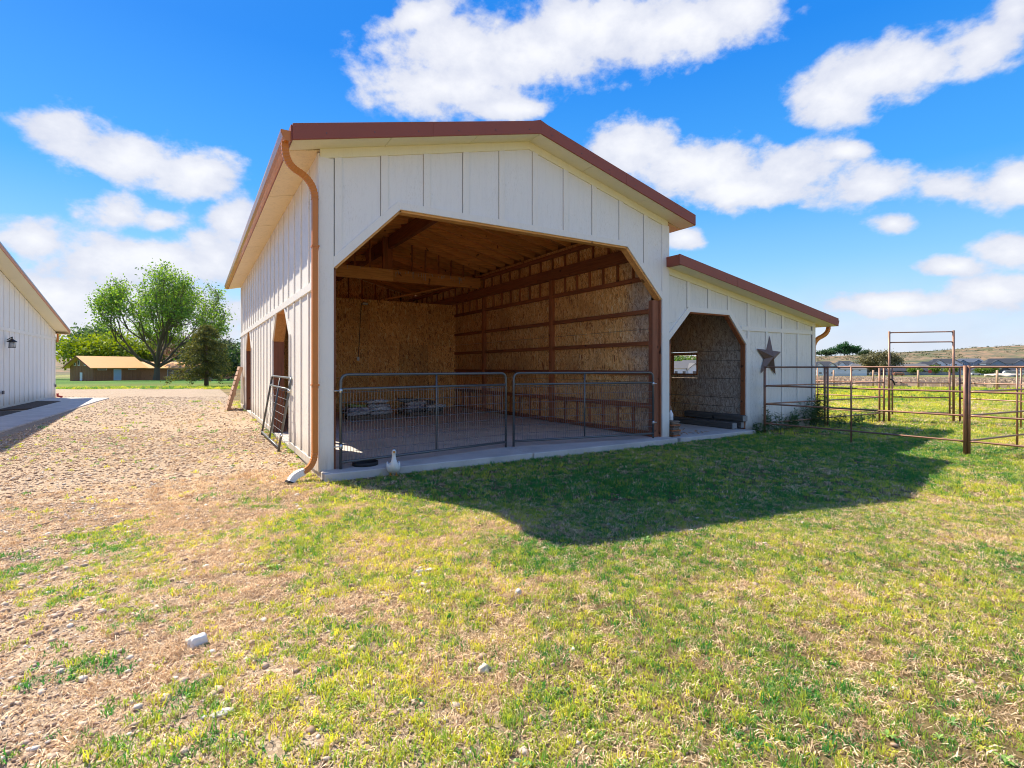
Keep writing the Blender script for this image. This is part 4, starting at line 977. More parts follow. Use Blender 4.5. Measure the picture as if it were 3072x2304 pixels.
# ------------------------------------------------------------------ railroad ties and leftovers in the lean-to
def tie(x, y0, y1, z, label):
    t = empty('railroad_tie', (x, y0, z), label, 'timber', 'old railroad ties stacked by the lean-to partition')
    MB().box(-.10, .10, .004, y1 - y0, 0, .165).build('tie_body', M['ties'], t, bevel=.015); MB().box(-.088, .088, 0, .012, .012, .153).build('end_grain', M['tie_end'], t)
tie(10.47, -.03, 1.85, .178, 'dark railroad tie lying on top of the stack'); tie(10.47, .02, 1.45, .008, 'dark railroad tie under the topmost one against the partition')
tie(10.22, .10, 2.2, -.010, 'loose dark railroad tie lying on the slab in front of the stack')
for k in range(9):
    o = MB().box(-.10 + .012 * math.sin(k * 3), .13 + .02 * math.cos(k * 2.2), -.12, .16, 0, .034).build('short_board', M['plank_dark'] if k % 3 else M['timber_z'], None, bevel=.003, loc=(7.80, .02, -.01 + k * .040))
    o.rotation_euler = (0, 0, .12 * math.sin(k * 1.7)); tag(o, ('%s short board in the small stack by the post at the lean-to opening' % ['bottom', 'second', 'third', 'fourth', 'fifth', 'sixth', 'seventh', 'eighth', 'topmost'][k]), 'board', 'short boards stacked by the lean-to post')
jug = MB().tube([(0, 0, 0), (0, 0, .01), (0, 0, .15), (0, 0, .20), (0, 0, .235)], [.05, .058, .058, .03, .02], 14).build('white_jug', M['white_plastic'], None, True, loc=(7.79, .05, .352)); tag(jug, 'white plastic jug standing on the short board stack', 'jug')
wr = MB(); 
for k in range(3): wr.tube(arc((7.83, .22 + .03 * k, .50), (7.86 + .02 * k, .22, 1.15), (7.92, .20 - .03 * k, .50), 12), .006, 5)
tag(wr.build('wire_coil', M['zinc'], None, True), 'loop of pale wire standing behind the post in the lean-to', 'wire')
rs = random.Random(9); ch = MB()
for k in range(26):
    x, y = 7.9 + rs.random() * 1.2, -.1 + rs.random() * .9; a = rs.random() * 3; l = .04 + rs.random() * .10
    ch.beam((x, y, -.006 + .008), (x + l * math.cos(a), y + l * math.sin(a), .004 + rs.random() * .03), .03, .01)
o = ch.build('wood_scraps', M['plank'], None); tag(o, 'pale wood scraps scattered on the lean-to slab', 'scraps', kind='stuff')

# ------------------------------------------------------------------ white goose
def loft(rings, n=16):
    """rings: (centre, half width x, half height, direction angle in the y-z plane)"""
    m_ = MB(); vs = []; fs = []
    for (y, z, w, h, ang) in rings:
        up = (-math.sin(ang), math.cos(ang))
        for k in range(n):
            a = 2 * math.pi * k / n; vs.append((w * math.cos(a), y + up[0] * h * math.sin(a), z + up[1] * h * math.sin(a)))
    for i in range(len(rings) - 1):
        for k in range(n): fs.append((i * n + k, i * n + (k + 1) % n, (i + 1) * n + (k + 1) % n, (i + 1) * n + k))
    fs.append(tuple(range(n - 1, -1, -1))); fs.append(tuple((len(rings) - 1) * n + k for k in range(n)))
    m_.add(vs, fs); return m_
gs = empty('goose', (1.0, -.46, GZ + .02), 'small white goose with orange bill standing on the grass before the left gate', 'goose')
H = math.pi
body = [(.25, .14, .008, .012, H), (.20, .135, .04, .02, H), (.13, .125, .082, .055, H), (.05, .12, .102, .082, H), (-.03, .125, .108, .088, H), (-.09, .145, .098, .085, H - .35),
        (-.125, .185, .072, .068, H - .9), (-.135, .225, .050, .050, H - 1.3), (-.13, .27, .037, .037, H - 1.5), (-.122, .31, .030, .030, H - 1.55), (-.120, .345, .028, .028, H - 1.5), (-.126, .368, .034, .036, H - 1.3),
        (-.135, .388, .035, .034, H - .9), (-.148, .402, .029, .026, H - .6), (-.165, .400, .019, .017, H)]
loft(body, 18).build('body', M['goose'], gs, True)
for s in (-1, 1):
    wing = [(.19, .15, .006, .01, H), (.12, .15, .016, .045, H), (.02, .155, .022, .065, H), (-.06, .16, .018, .05, H), (-.10, .165, .006, .02, H)]
    w = loft(wing, 12).build('wing', M['goose'], gs, True); w.location = (s * .088, 0, 0)
    MB().tube([(s * .045, -.01, .07), (s * .045, -.012, .008)], .009, 8).build('leg', M['orange'], gs, True)
    MB().add([(s * .045, .01, .012), (s * .045 - .03, -.065, .004), (s * .045, -.075, .006), (s * .045 + .03, -.065, .004)], [(0, 1, 2), (0, 2, 3)]).build('foot', M['orange'], gs)
    e = MB().tube([(s * .026, -.148, .402), (s * .034, -.150, .403)], .006, 8).build('eye', M['eye'], gs, True)
loft([(-.158, .392, .021, .018, H), (-.185, .388, .018, .012, H), (-.21, .384, .013, .008, H), (-.222, .382, .006, .004, H)], 12).build('bill', M['orange'], gs, True)
gs.rotation_euler = (0, 0, math.radians(-14)); gs.scale = (.98, .98, 1.0)

# ------------------------------------------------------------------ white outbuilding on the left
ob = empty('white_outbuilding', (-8.27, 29.46, GZ), 'long white board and batten building at the left edge, gable wall in shade', 'building')
OX = 0.0   # local: wall plane x = 0, far corner y = 0, runs towards -y
def orf(y): return 3.80 - .197 * (y - .62) if y >= -17.6 else 7.389 - .197 * (-17.6 - y)   # roof top
mb_y = [-.10 - .74 * k for k in range(49)]
for a, b in zip([0] + mb_y[:-1], mb_y):
    for z0, z1 in ((.02, 3.22), (3.225, None)):
        y0, y1 = b + .001, a - .001
        t0, t1 = (orf(y0) - .22, orf(y1) - .22) if z1 is None else (z1, z1)
        MB().prism([(y0, z0), (y1, z0), (y1, t1), (y0, t0)], 'x', -.05, 0).build('wall_panel', M['white'], ob)
for y in mb_y[:-1]:
    box('batten', M['white_smooth'], ob, .0005, .024, y - .045, y + .045, .14, 3.20); box('batten', M['white_smooth'], ob, .0005, .024, y - .045, y + .045, 3.33, orf(y) - .24)
box('band_board', M['white_smooth'], ob, .0005, .036, mb_y[-1], -.001, 3.20, 3.33); box('base_board', M['white_smooth'], ob, .0005, .03, mb_y[-1], -.001, .0, .14); box('corner_board', M['white_smooth'], ob, -.02, .03, -.10, .03, .0, 3.66)
for ya, yb in ((.62, -17.6), (-17.6, -36.2)):
    MB().prism([(ya, orf(ya)), (yb, orf(yb)), (yb, orf(yb) - .035), (ya, orf(ya) - .035)], 'x', -16, .56).build('roof_sheet', M['red'] if False else simple('bluish_metal_roof', (.36, .38, .44), .25, .3, .03, 1), ob)
    MB().prism([(ya, orf(ya) + .01), (yb, orf(yb) + .01), (yb, orf(yb) - .05), (ya, orf(ya) - .05)], 'x', .561, .585).build('rake_cap', simple('grey_edge_metal', (.30, .31, .35), .3, .3, .03, 1), ob)
    MB().prism([(ya, orf(ya) - .051), (yb, orf(yb) - .051), (yb, orf(yb) - .19), (ya, orf(ya) - .19)], 'x', .561, .58).build('fascia', M['gutter'], ob)
    n_ = 6; cy = np.linspace(ya, yb, n_ + 1)
    for a, b in zip(cy[:-1], cy[1:]): MB().prism([(a - .005, orf(a) - .20), (b + .005, orf(b) - .20), (b + .005, orf(b) - .185), (a - .005, orf(a) - .185)], 'x', .001, .56).build('soffit_panel', M['soffit_front'], ob)
box('fascia', M['gutter'], ob, -15, .56, .62, .64, orf(.62) - .22, orf(.62)); box('soffit_panel', M['soffit'], ob, -15, .56, .031, .62, orf(.62) - .24, orf(.62) - .221)
box('gutter', M['gutter'], ob, -15, .52, .641, .74, orf(.62) - .2, orf(.62) - .06)
box('wall_panel', M['white'], ob, -15, -.051, -.05, -.0, .02, 3.5)
MB().tube([(.10, .15, orf(.62) - .22), (.10, .12, 3.1)], 1, rect=(.045, .04)).build('downspout', M['gutter'], ob)
MB().tube([(.10, .14, .25), (.10, .14, .10), (.30, .12, .05)], 1, rect=(.06, .05)).build('downspout_outlet', M['red_plastic'], ob)
for y in (-9.33, -.14): box('outlet_cover', M['outlet'], ob, .0365, .09, y - .07, y + .07, .62, .76, bevel=.006)
ln = empty('wall_lantern', (-8.20, 20.55, 2.56), 'black barn lantern on the white outbuilding wall at the left edge', 'lantern')
MB().tube([(-.06, .28, .14), (.12, .22, .28), (.16, .05, .26), (.16, .0, .20)], .018, 8).build('arm', M['lantern'], ln, True)
MB().tube([(.16, 0, .20), (.16, 0, .16), (.16, 0, .09), (.16, 0, .06)], [.03, .06, .15, .17], 14).build('shade', M['lantern'], ln, True)
for k in range(6):
    a = k * math.pi / 3; MB().tube([(.16 + .12 * math.cos(a), .12 * math.sin(a), .06), (.16 + .11 * math.cos(a), .11 * math.sin(a), -.16)], .008, 5).build('cage_bar', M['lantern'], ln)
MB().tube([(.16, 0, .05), (.16, 0, -.14)], [.085, .08], 12).build('glass', simple('lantern_glass', (.55, .58, .6), .15, 0, .05), ln, True)
MB().tube([(.16, 0, -.16), (.16, 0, -.18)], .12, 12).build('base', M['lantern'], ln, True)

# concrete walk and mulch beds beside it
def sheet(name, poly, z, mat_, kind='structure', thick=.05):
    o = MB().prism(poly, 'z', z - thick, z).build(name, mat_, None, bevel=.004); o['kind'] = kind; return o
walk = empty('concrete_walk'); walk['kind'] = 'structure'
wx = lambda y: -5.94 + (y - 10) * .014
ys_ = list(np.arange(2.0, 24.1, 2.75))
for a, b in zip(ys_[:-1], ys_[1:]): MB().prism([(-7.22, a + .006), (wx(a), a + .006), (wx(b), b - .006), (-7.22, b - .006)], 'z', -.2, -.075).build('paving_bay', M['concrete'], walk, bevel=.006)
MB().prism([(-7.22, 24.01), (wx(24), 24.01), (-5.62, 27.2), (-7.4, 28.6), (-8.25, 28.7), (-8.25, 25.6), (-7.22, 24.9)], 'z', -.2, -.075).build('paving_bay', M['concrete'], walk, bevel=.006)
mulch = simple('dark_mulch', (.085, .06, .045), 1, 0, .6, 26, bump_d=.03)
sheet('mulch_bed', [(-8.26, 19.2), (-7.23, 19.6), (-7.23, 24.9), (-8.26, 25.6)], -.068, mulch); sheet('mulch_bed', [(-8.26, 4), (-7.23, 4), (-7.23, 18.2), (-8.26, 18.4)], -.068, mulch)

# ------------------------------------------------------------------ scattered ground cover
def tuft(nb, hgt, rad, wid, lean, seed, mat_, name):
    r_ = np.random.default_rng(seed); V = []; F = []
    for k in range(nb):
        a = r_.random() * 6.283; rr = rad * math.sqrt(r_.random()); x, y = rr * math.cos(a), rr * math.sin(a)
        h = hgt * (.45 + .75 * r_.random()); d = r_.random() * 6.283; l = lean * (.3 + r_.random()); w = wid * (.7 + .6 * r_.random()); t = r_.random() * 6.283
        tx, ty = w * math.cos(t), w * math.sin(t); n = len(V)
        mx, my, mz = x + math.cos(d) * l * h * .35, y + math.sin(d) * l * h * .35, h * .6
        ex, ey, ez = x + math.cos(d) * l * h, y + math.sin(d) * l * h, h * max(.15, 1 - .4 * l)
        V += [(x - tx, y - ty, -.004), (x + tx, y + ty, -.004), (mx + tx * .8, my + ty * .8, mz), (mx - tx * .8, my - ty * .8, mz), (ex, ey, ez)]
        F += [(n, n + 1, n + 2, n + 3), (n + 3, n + 2, n + 4)]
    me = bpy.data.meshes.new(name); me.from_pydata(V, [], F); me.update(); me.materials.append(mat_); return bpy.data.objects.new(name, me)
def rosette(nl, L_, W_, seed, mat_, name):
    r_ = np.random.default_rng(seed); V = []; F = []
    for k in range(nl):
        a = k * 6.283 / nl + r_.random() * .6; l = L_ * (.6 + .5 * r_.random()); w = W_ * (.8 + .4 * r_.random()); c, s = math.cos(a), math.sin(a); up = .25 + .5 * r_.random()
        n = len(V)
        for (u, ww, zz) in ((.0, .15, .0), (.35, .8, .5), (.7, 1.0, .72), (1.0, .1, .5)):
            V += [(c * l * u - s * w * ww, s * l * u + c * w * ww, l * up * zz), (c * l * u + s * w * ww, s * l * u - c * w * ww, l * up * zz)]
        for i in range(3): F.append((n + 2 * i, n + 2 * i + 1, n + 2 * i + 3, n + 2 * i + 2))
    me = bpy.data.meshes.new(name); me.from_pydata(V, [], F); me.update(); me.materials.append(mat_); return bpy.data.objects.new(name, me)
def stone_mesh(seed, name, mat_, sub=2):
    import bmesh
    bm = bmesh.new(); bmesh.ops.create_icosphere(bm, subdivisions=sub, radius=1); r_ = np.random.default_rng(seed)
    s = np.array([1, .62 + .25 * r_.random(), .38 + .2 * r_.random()]); ph = r_.random(6) * 6
    fq = 1.0 if sub < 3 else 2.1
    for v in bm.verts:
        k = 1 + .13 * math.sin(3 * fq * v.co.x + ph[0]) + .11 * math.sin(4 * fq * v.co.y + ph[1]) + .08 * math.sin(5 * v.co.z + ph[2]) + (.05 if sub < 3 else .12) * (r_.random() - .5)
        v.co = Vector((v.co.x * s[0] * k, v.co.y * s[1] * k, v.co.z * s[2] * k))
    me = bpy.data.meshes.new(name); bm.to_mesh(me); bm.free(); me.polygons.foreach_set('use_smooth', [True] * len(me.polygons)); me.materials.append(mat_)
    return bpy.data.objects.new(name, me)

def scatter(name, P, rot, scl, idx, tint, variants, label, cat):
    c = bpy.data.collections.new(name + '_kinds')
    for v in variants: c.objects.link(v)
    me = bpy.data.meshes.new(name); P = np.asarray(P, np.float32); me.vertices.add(len(P)); me.vertices.foreach_set('co', P.ravel())
    for k, typ, key, arr in (('rot', 'FLOAT_VECTOR', 'vector', rot), ('scl', 'FLOAT', 'value', scl), ('idx', 'INT', 'value', idx), ('tint', 'FLOAT', 'value', tint)):
        a = me.attributes.new(k, typ, 'POINT'); a.data.foreach_set(key, np.asarray(arr, np.int32 if typ == 'INT' else np.float32).ravel())
    o = bpy.data.objects.new(name, me); COL.objects.link(o)
    ng = bpy.data.node_groups.new(name + '_nodes', 'GeometryNodeTree'); ng.interface.new_socket('Geometry', in_out='INPUT', socket_type='NodeSocketGeometry'); ng.interface.new_socket('Geometry', in_out='OUTPUT', socket_type='NodeSocketGeometry')
    gi, go = ng.nodes.new('NodeGroupInput'), ng.nodes.new('NodeGroupOutput'); L = ng.links.new
    ci = ng.nodes.new('GeometryNodeCollectionInfo'); ci.inputs['Collection'].default_value = c; ci.inputs['Separate Children'].default_value = True; ci.inputs['Reset Children'].default_value = True
    ip = ng.nodes.new('GeometryNodeInstanceOnPoints'); ip.inputs['Pick Instance'].default_value = True
    def at(n, t):
        x = ng.nodes.new('GeometryNodeInputNamedAttribute'); x.data_type = t; x.inputs['Name'].default_value = n; return x.outputs['Attribute']
    e2r = ng.nodes.new('FunctionNodeEulerToRotation'); L(at('rot', 'FLOAT_VECTOR'), e2r.inputs[0])
    L(gi.outputs[0], ip.inputs['Points']); L(ci.outputs[0], ip.inputs['Instance']); L(at('idx', 'INT'), ip.inputs['Instance Index']); L(e2r.outputs[0], ip.inputs['Rotation']); L(at('scl', 'FLOAT'), ip.inputs['Scale'])
    L(ip.outputs[0], go.inputs[0])
    md = o.modifiers.new('scatter', 'NODES'); md.node_group = ng
    return tag(o, label, cat, kind='stuff')

def wedge(n, zmin, zmax, margin=1.4):
    """random places on the ground in the sector the photograph could see"""
    z = np.sqrt(RNG.random(n) * (zmax ** 2 - zmin ** 2) + zmin ** 2); s = (RNG.random(n) * 2 - 1) * (z * .99 + margin)
    return CAMX + s * .8536 + z * .521, CAMY - s * .521 + z * .8536
def off_slab(X, Y):
    k = ~((X > -.02) & (X < 7.7) & (Y > -.37) & (Y < 15.8)) & ~((X >= 7.6) & (X < 10.6) & (Y > -.31) & (Y < 15.8)) & ~((X >= 10.5) & (X < 13.8) & (Y > -.0) & (Y < 15.8))
    k &= ~((X < -5.6) & (Y < 29) & (Y > 1.5)); return k

GR = leaf('grass_blades', (.06, .235, .05), (.62, .60, .10), ('INSTANCER', 'tint'), .5)
ST = leaf('dry_grass_blades', (.38, .25, .14), (.84, .68, .44), ('INSTANCER', 'tint'), .3)
WD = leaf('weed_leaves', (.10, .24, .04), (.26, .42, .10), ('INSTANCER', 'tint'), .35)
def stone_mat(name):
    m, nt, b, L = mat(name); a = N(nt, 'ShaderNodeAttribute', attribute_type='INSTANCER', attribute_name='tint')
    c = ramp(nt, a.outputs['Fac'], [(0, (.16, .09, .055)), (.3, (.42, .27, .17)), (.65, (.58, .41, .28)), (.9, (.66, .53, .40)), (1, (.80, .73, .62))])
    c = mix(nt, tnoise(nt, world_pos(nt), 60, 4), c, mix(nt, .35, c, (.26, .18, .12))); L(c, b.inputs['Base Color']); b.inputs['Roughness'].default_value = .8; return m
SM = stone_mat('pebble_stone')
def kinds(pref, lst):
    for i, o in enumerate(lst): o.name = '%s_%02d' % (pref, i)
    return lst

def build_cover():
    # grass
    PX, PY, S, I, T, R = [], [], [], [], [], []
    for n, a, b, sc in ((52000, 1.7, 6.5, .86), (52000, 6.5, 13, 1.2), (42000, 13, 26, 1.9), (26000, 26, 46, 3.2)):
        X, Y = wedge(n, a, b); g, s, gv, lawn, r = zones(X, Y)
        k = off_slab(X, Y) & (RNG.random(n) < np.clip(g * .54 + .012, 0, 1))
        if a >= 26: k &= (X > 10) | (lawn > .5)
        X, Y, g, s = X[k], Y[k], g[k], s[k]; m_ = len(X)
        lush = sst(-1.3, 1.0, 0 * X) * 0 + uni(fbm(X * .5, Y * .5, 3, 12))
        PX.append(X); PY.append(Y); S.append(sc * (.55 + .45 * RNG.random(m_) + .35 * lush)); I.append(RNG.integers(0, 6, m_))
        T.append(np.clip(-.02 - .22 * sst(.4, 2.2, X) * (1 - sst(10, 14, X)) * sst(-6.2, -4.0, Y) + .62 * uni(fbm(X * .9, Y * .9, 3, 20)) + .50 * s + .32 * RNG.normal(size=m_) + .10 * sst(7, 14, X), 0, 1)); R.append(RNG.random(m_) * 6.283)  # minus term pulls blades greener in the barn shadow, shade painted into tint
    X, Y, S, I, T, R = map(np.concatenate, (PX, PY, S, I, T, R)); n = len(X)
    V = kinds('grass_kind', [tuft(16, .046, .042, .0030, .9, 1, GR, 'g'), tuft(18, .036, .045, .0032, 1.2, 2, GR, 'g'), tuft(12, .066, .032, .0027, .8, 3, GR, 'g'), tuft(16, .028, .05, .0040, 1.3, 4, GR, 'g'), tuft(14, .052, .040, .0032, 1.0, 5, GR, 'g'), tuft(12, .030, .045, .0055, 1.2, 6, GR, 'g')])
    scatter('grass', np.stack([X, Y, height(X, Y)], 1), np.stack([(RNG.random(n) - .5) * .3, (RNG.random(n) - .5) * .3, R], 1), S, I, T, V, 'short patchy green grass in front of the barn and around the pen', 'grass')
    # dry grass
    PX, PY, S = [], [], []
    for n, a, b, sc in ((60000, 1.7, 6.5, .9), (46000, 6.5, 13, 1.3), (22000, 13, 26, 2.2)):
        X, Y = wedge(n, a, b); g, s, gv, lawn, r = zones(X, Y)
        k = off_slab(X, Y) & (RNG.random(n) < np.clip(.42 + .95 * s + .10 * (1 - gv), 0, 1) * (1 - .55 * np.clip(g, 0, 1)) * np.where(X < -2.2, .6, 1) * np.where((Y > 1) & (X < 0), .12, 1) * (lawn < .5))
        X, Y = X[k], Y[k]; PX.append(X); PY.append(Y); S.append(sc * (.6 + .7 * RNG.random(len(X))))
    X, Y, S = map(np.concatenate, (PX, PY, S)); n = len(X)
    V = kinds('straw_kind', [tuft(11, .034, .055, .0026, 2.3, 11, ST, 's'), tuft(10, .022, .06, .0030, 3.2, 12, ST, 's'), tuft(9, .046, .045, .0023, 1.4, 13, ST, 's'), tuft(12, .018, .06, .0034, 3.6, 14, ST, 's')])
    scatter('dry_grass', np.stack([X, Y, height(X, Y) + .003], 1), np.stack([RNG.random(n) * .2, RNG.random(n) * .2, RNG.random(n) * 6.283], 1), S, RNG.integers(0, 4, n), RNG.random(n), V, 'dry straw coloured grass lying between the green', 'dry grass')
    # broad-leaved weeds
    X, Y = wedge(5200, 1.8, 15); g, s, gv, lawn, r = zones(X, Y); w = uni(fbm(X * 1.7, Y * 1.7, 3, 31))
    k = off_slab(X, Y) & (RNG.random(len(X)) < sst(.55, .95, w) * (.15 + .7 * g)); X, Y = X[k], Y[k]; n = len(X)
    V = kinds('weed_kind', [rosette(8, .032, .006, 1, WD, 'w'), rosette(10, .026, .005, 2, WD, 'w'), rosette(7, .048, .008, 3, WD, 'w')])
    scatter('small_weeds', np.stack([X, Y, height(X, Y) + .006], 1), np.stack([RNG.random(n) * .2, RNG.random(n) * .2, RNG.random(n) * 6.283], 1), .6 + .8 * RNG.random(n), RNG.integers(0, 3, n), RNG.random(n), V, 'low broad-leaved weeds among the grass', 'weeds')
    # pebbles
    PX, PY, S = [], [], []
    for n, a, b, s0 in ((110000, 1.7, 6.5, .0078), (70000, 6.5, 14, .012), (40000, 14, 30, .020)):
        X, Y = wedge(n, a, b); g, s, gv, lawn, r = zones(X, Y); bare = uni(fbm(X * 1.5, Y * 1.5, 3, 41))
        k = off_slab(X, Y) & (RNG.random(n) < np.clip(gv * (1 - .55 * g) + .10 * sst(.55, .9, bare) * (X < 4.5), 0, 1))
        X, Y = X[k], Y[k]; PX.append(X); PY.append(Y); S.append(s0 * np.exp(.55 * RNG.normal(size=len(X))))
    X, Y, S = map(np.concatenate, (PX, PY, S)); S = np.minimum(S, .036); n = len(X)
    V = kinds('pebble_kind', [stone_mesh(s, 'p', SM, 1) for s in range(5)])
    scatter('gravel', np.stack([X, Y, height(X, Y) + S * .22], 1), np.stack([(RNG.random(n) - .5) * .5, (RNG.random(n) - .5) * .5, RNG.random(n) * 6.283], 1), S, RNG.integers(0, 5, n), np.clip(RNG.normal(.62, .25, n), 0, 1), V, 'loose river gravel on the drive and between grass patches', 'gravel')
build_cover()

# single stones that stand out
def stone(x, y, s, col, label, seed, sc=(1, 1, 1), sub=3, rz=0):
    m_ = simple('stone_' + str(seed), col, .85, 0, .25, 30, bump_d=.004); o = stone_mesh(seed, 'stone', m_, sub); COL.objects.link(o); o.scale = (s * sc[0], s * sc[1], s * sc[2])
    o.location = (x, y, float(height(x, y)) + s * .3 * sc[2]); o.rotation_euler = (0, 0, rz); o.name = 'stone'; return tag(o, label, 'stone', 'larger stones lying in the foreground')
stone(-1.62, -4.60, .058, (.80, .77, .72), 'rough whitish stone in the gravel at the lower left', 21, (1, .8, 1.25), rz=.3)
stone(-.24, -5.74, .034, (.62, .54, .38), 'smooth round tan stone in the grass near the bottom centre', 22, (1, 1.2, 1.7))
stone(.45, -5.0, .030, (.60, .58, .55), 'small white stone on bare dirt right of centre', 23, (.8, 1, 1.6)); stone(-.05, -4.25, .034, (.60, .52, .42), 'pale rounded stone at a bare patch in the middle of the grass', 24, (1.1, 1, 1.5))
stone(.07, -4.22, .03, (.62, .56, .48), 'flat pale stone beside the rounded one in the middle of the grass', 25, (1.7, 1, .8)); stone(-3.30, -3.1, .05, (.26, .17, .14), 'brown stone in the gravel at the far left', 26, (1.3, 1, 1))
stone(-1.52, -5.42, .035, (.55, .50, .45), 'greyish stone in dry grass below the whitish stone', 27, (1.3, 1, .9)); stone(-2.15, -5.95, .055, (.50, .42, .33), 'tan stone at the bottom left edge', 28, (1.2, 1, 1))

# dark clumps of tall weeds along the lean-to
def tall_weed(x, y, h, nst, label, seed, spread=.25):
    r_ = np.random.default_rng(seed); g = empty('tall_weed', (x, y, GZ), label, 'weed', 'tall weeds growing along the lean-to wall'); st = MB(); V = []; F = []
    for k in range(nst):
        bx, by = (r_.random(2) - .5) * spread; dx, dy = (r_.random(2) - .5) * .35; hh = h * (.6 + .45 * r_.random())
        st.tube([(bx, by, -.02), (bx + dx * hh * .4, by + dy * hh * .4, hh * .5), (bx + dx * hh, by + dy * hh, hh)], [.006, .004, .002], 4)
        for q in range(int(44 * hh) + 10):
            t = .12 + .88 * r_.random(); px, py, pz = bx + dx * hh * t, by + dy * hh * t, hh * t; a = r_.random() * 6.28; l = .12 * (1.15 - t * .6); w = .014; c, s = math.cos(a), math.sin(a); n = len(V); up = .3 + .6 * r_.random()
            V += [(px, py, pz), (px + c * l * .5 - s * w, py + s * l * .5 + c * w, pz + l * .5 * up), (px + c * l, py + s * l, pz + l * up * .6), (px + c * l * .5 + s * w, py + s * l * .5 - c * w, pz + l * .5 * up)]; F.append((n, n + 1, n + 2, n + 3))
    st.build('stems', WL_, g); place('leaves', np_mesh('leaves', V, F, WL_), g)
WL_ = leaf('tall_weed_leaves', (.05, .13, .045), (.13, .24, .09), None, .35)
tall_weed(13.4, -.35, 1.05, 18, 'tallest weed clump at the lean-to corner behind the panel', 1, .42); tall_weed(13.0, -.3, .85, 10, 'mid-height weed clump just left of the tallest one', 2, .3); tall_weed(11.15, -.25, .72, 9, 'thin weed clump under the left of the star', 3, .4)
tall_weed(11.9, -.22, .50, 9, 'short weed clump in the middle of the lean-to wall', 4, .5); tall_weed(12.45, -.22, .55, 8, 'short weed clump right of the middle of the lean-to wall', 5, .4); tall_weed(10.62, -.3, .26, 8, 'low weed clump left of the first panel post', 6, .35)
tall_weed(14.1, -.75, .5, 12, 'weed clump spreading right of the lean-to downspout', 7, .7); tall_weed(16.6, -.2, .42, 10, 'bright weed clump by the foot of the tall frame', 8, .4); tall_weed(15.65, -.3, .36, 9, 'small bright weed clump by the middle of the back panel', 9, .3)

# ------------------------------------------------------------------ trees
def leaf_quads(C, size, rng, flat=.0):
    n = len(C); a = rng.normal(size=(n, 3)); a[:, 2] *= (1 - flat); a /= np.linalg.norm(a, axis=1)[:, None]; b = rng.normal(size=(n, 3)); b -= a * (a * b).sum(1)[:, None]; b /= np.linalg.norm(b, axis=1)[:, None]
    s = size * (.6 + .8 * rng.random(n))[:, None]
    V = np.stack([C - a * s, C + b * s * .55, C + a * s, C - b * s * .55], 1).reshape(-1, 3); F = np.arange(4 * n).reshape(-1, 4); return V, F
def grow(rng, base, d, L_, r_, depth, out, tips, spread, nchild, up=.15, shrink=.74, wig=.10, leafdepth=2):
    p = np.array(base, float); d = np.array(d, float); pts = [p.copy()]; k = 4
    for i in range(k):
        d = d + rng.normal(size=3) * wig + np.array([0, 0, up * .25]); d /= np.linalg.norm(d); p = p + d * L_ / k; pts.append(p.copy())
        if depth <= leafdepth: tips.append((p.copy(), depth))
    out.append((pts, [r_ * (1 - .45 * i / k) for i in range(k + 1)]))
    if depth == 0: return
    n = nchild if isinstance(nchild, int) else nchild[depth]
    for c in range(n):
        a = rng.normal(size=3); a -= d * a.dot(d); a /= np.linalg.norm(a); ang = spread * (.55 + .7 * rng.random()); nd = d * math.cos(ang) + a * math.sin(ang)
        at = pts[-1] if c < 2 else pts[int(rng.integers(2, 5))]
        grow(rng, at, nd, L_ * shrink * (.8 + .4 * rng.random()), r_ * .58, depth - 1, out, tips, spread, nchild, up, shrink, wig, leafdepth)
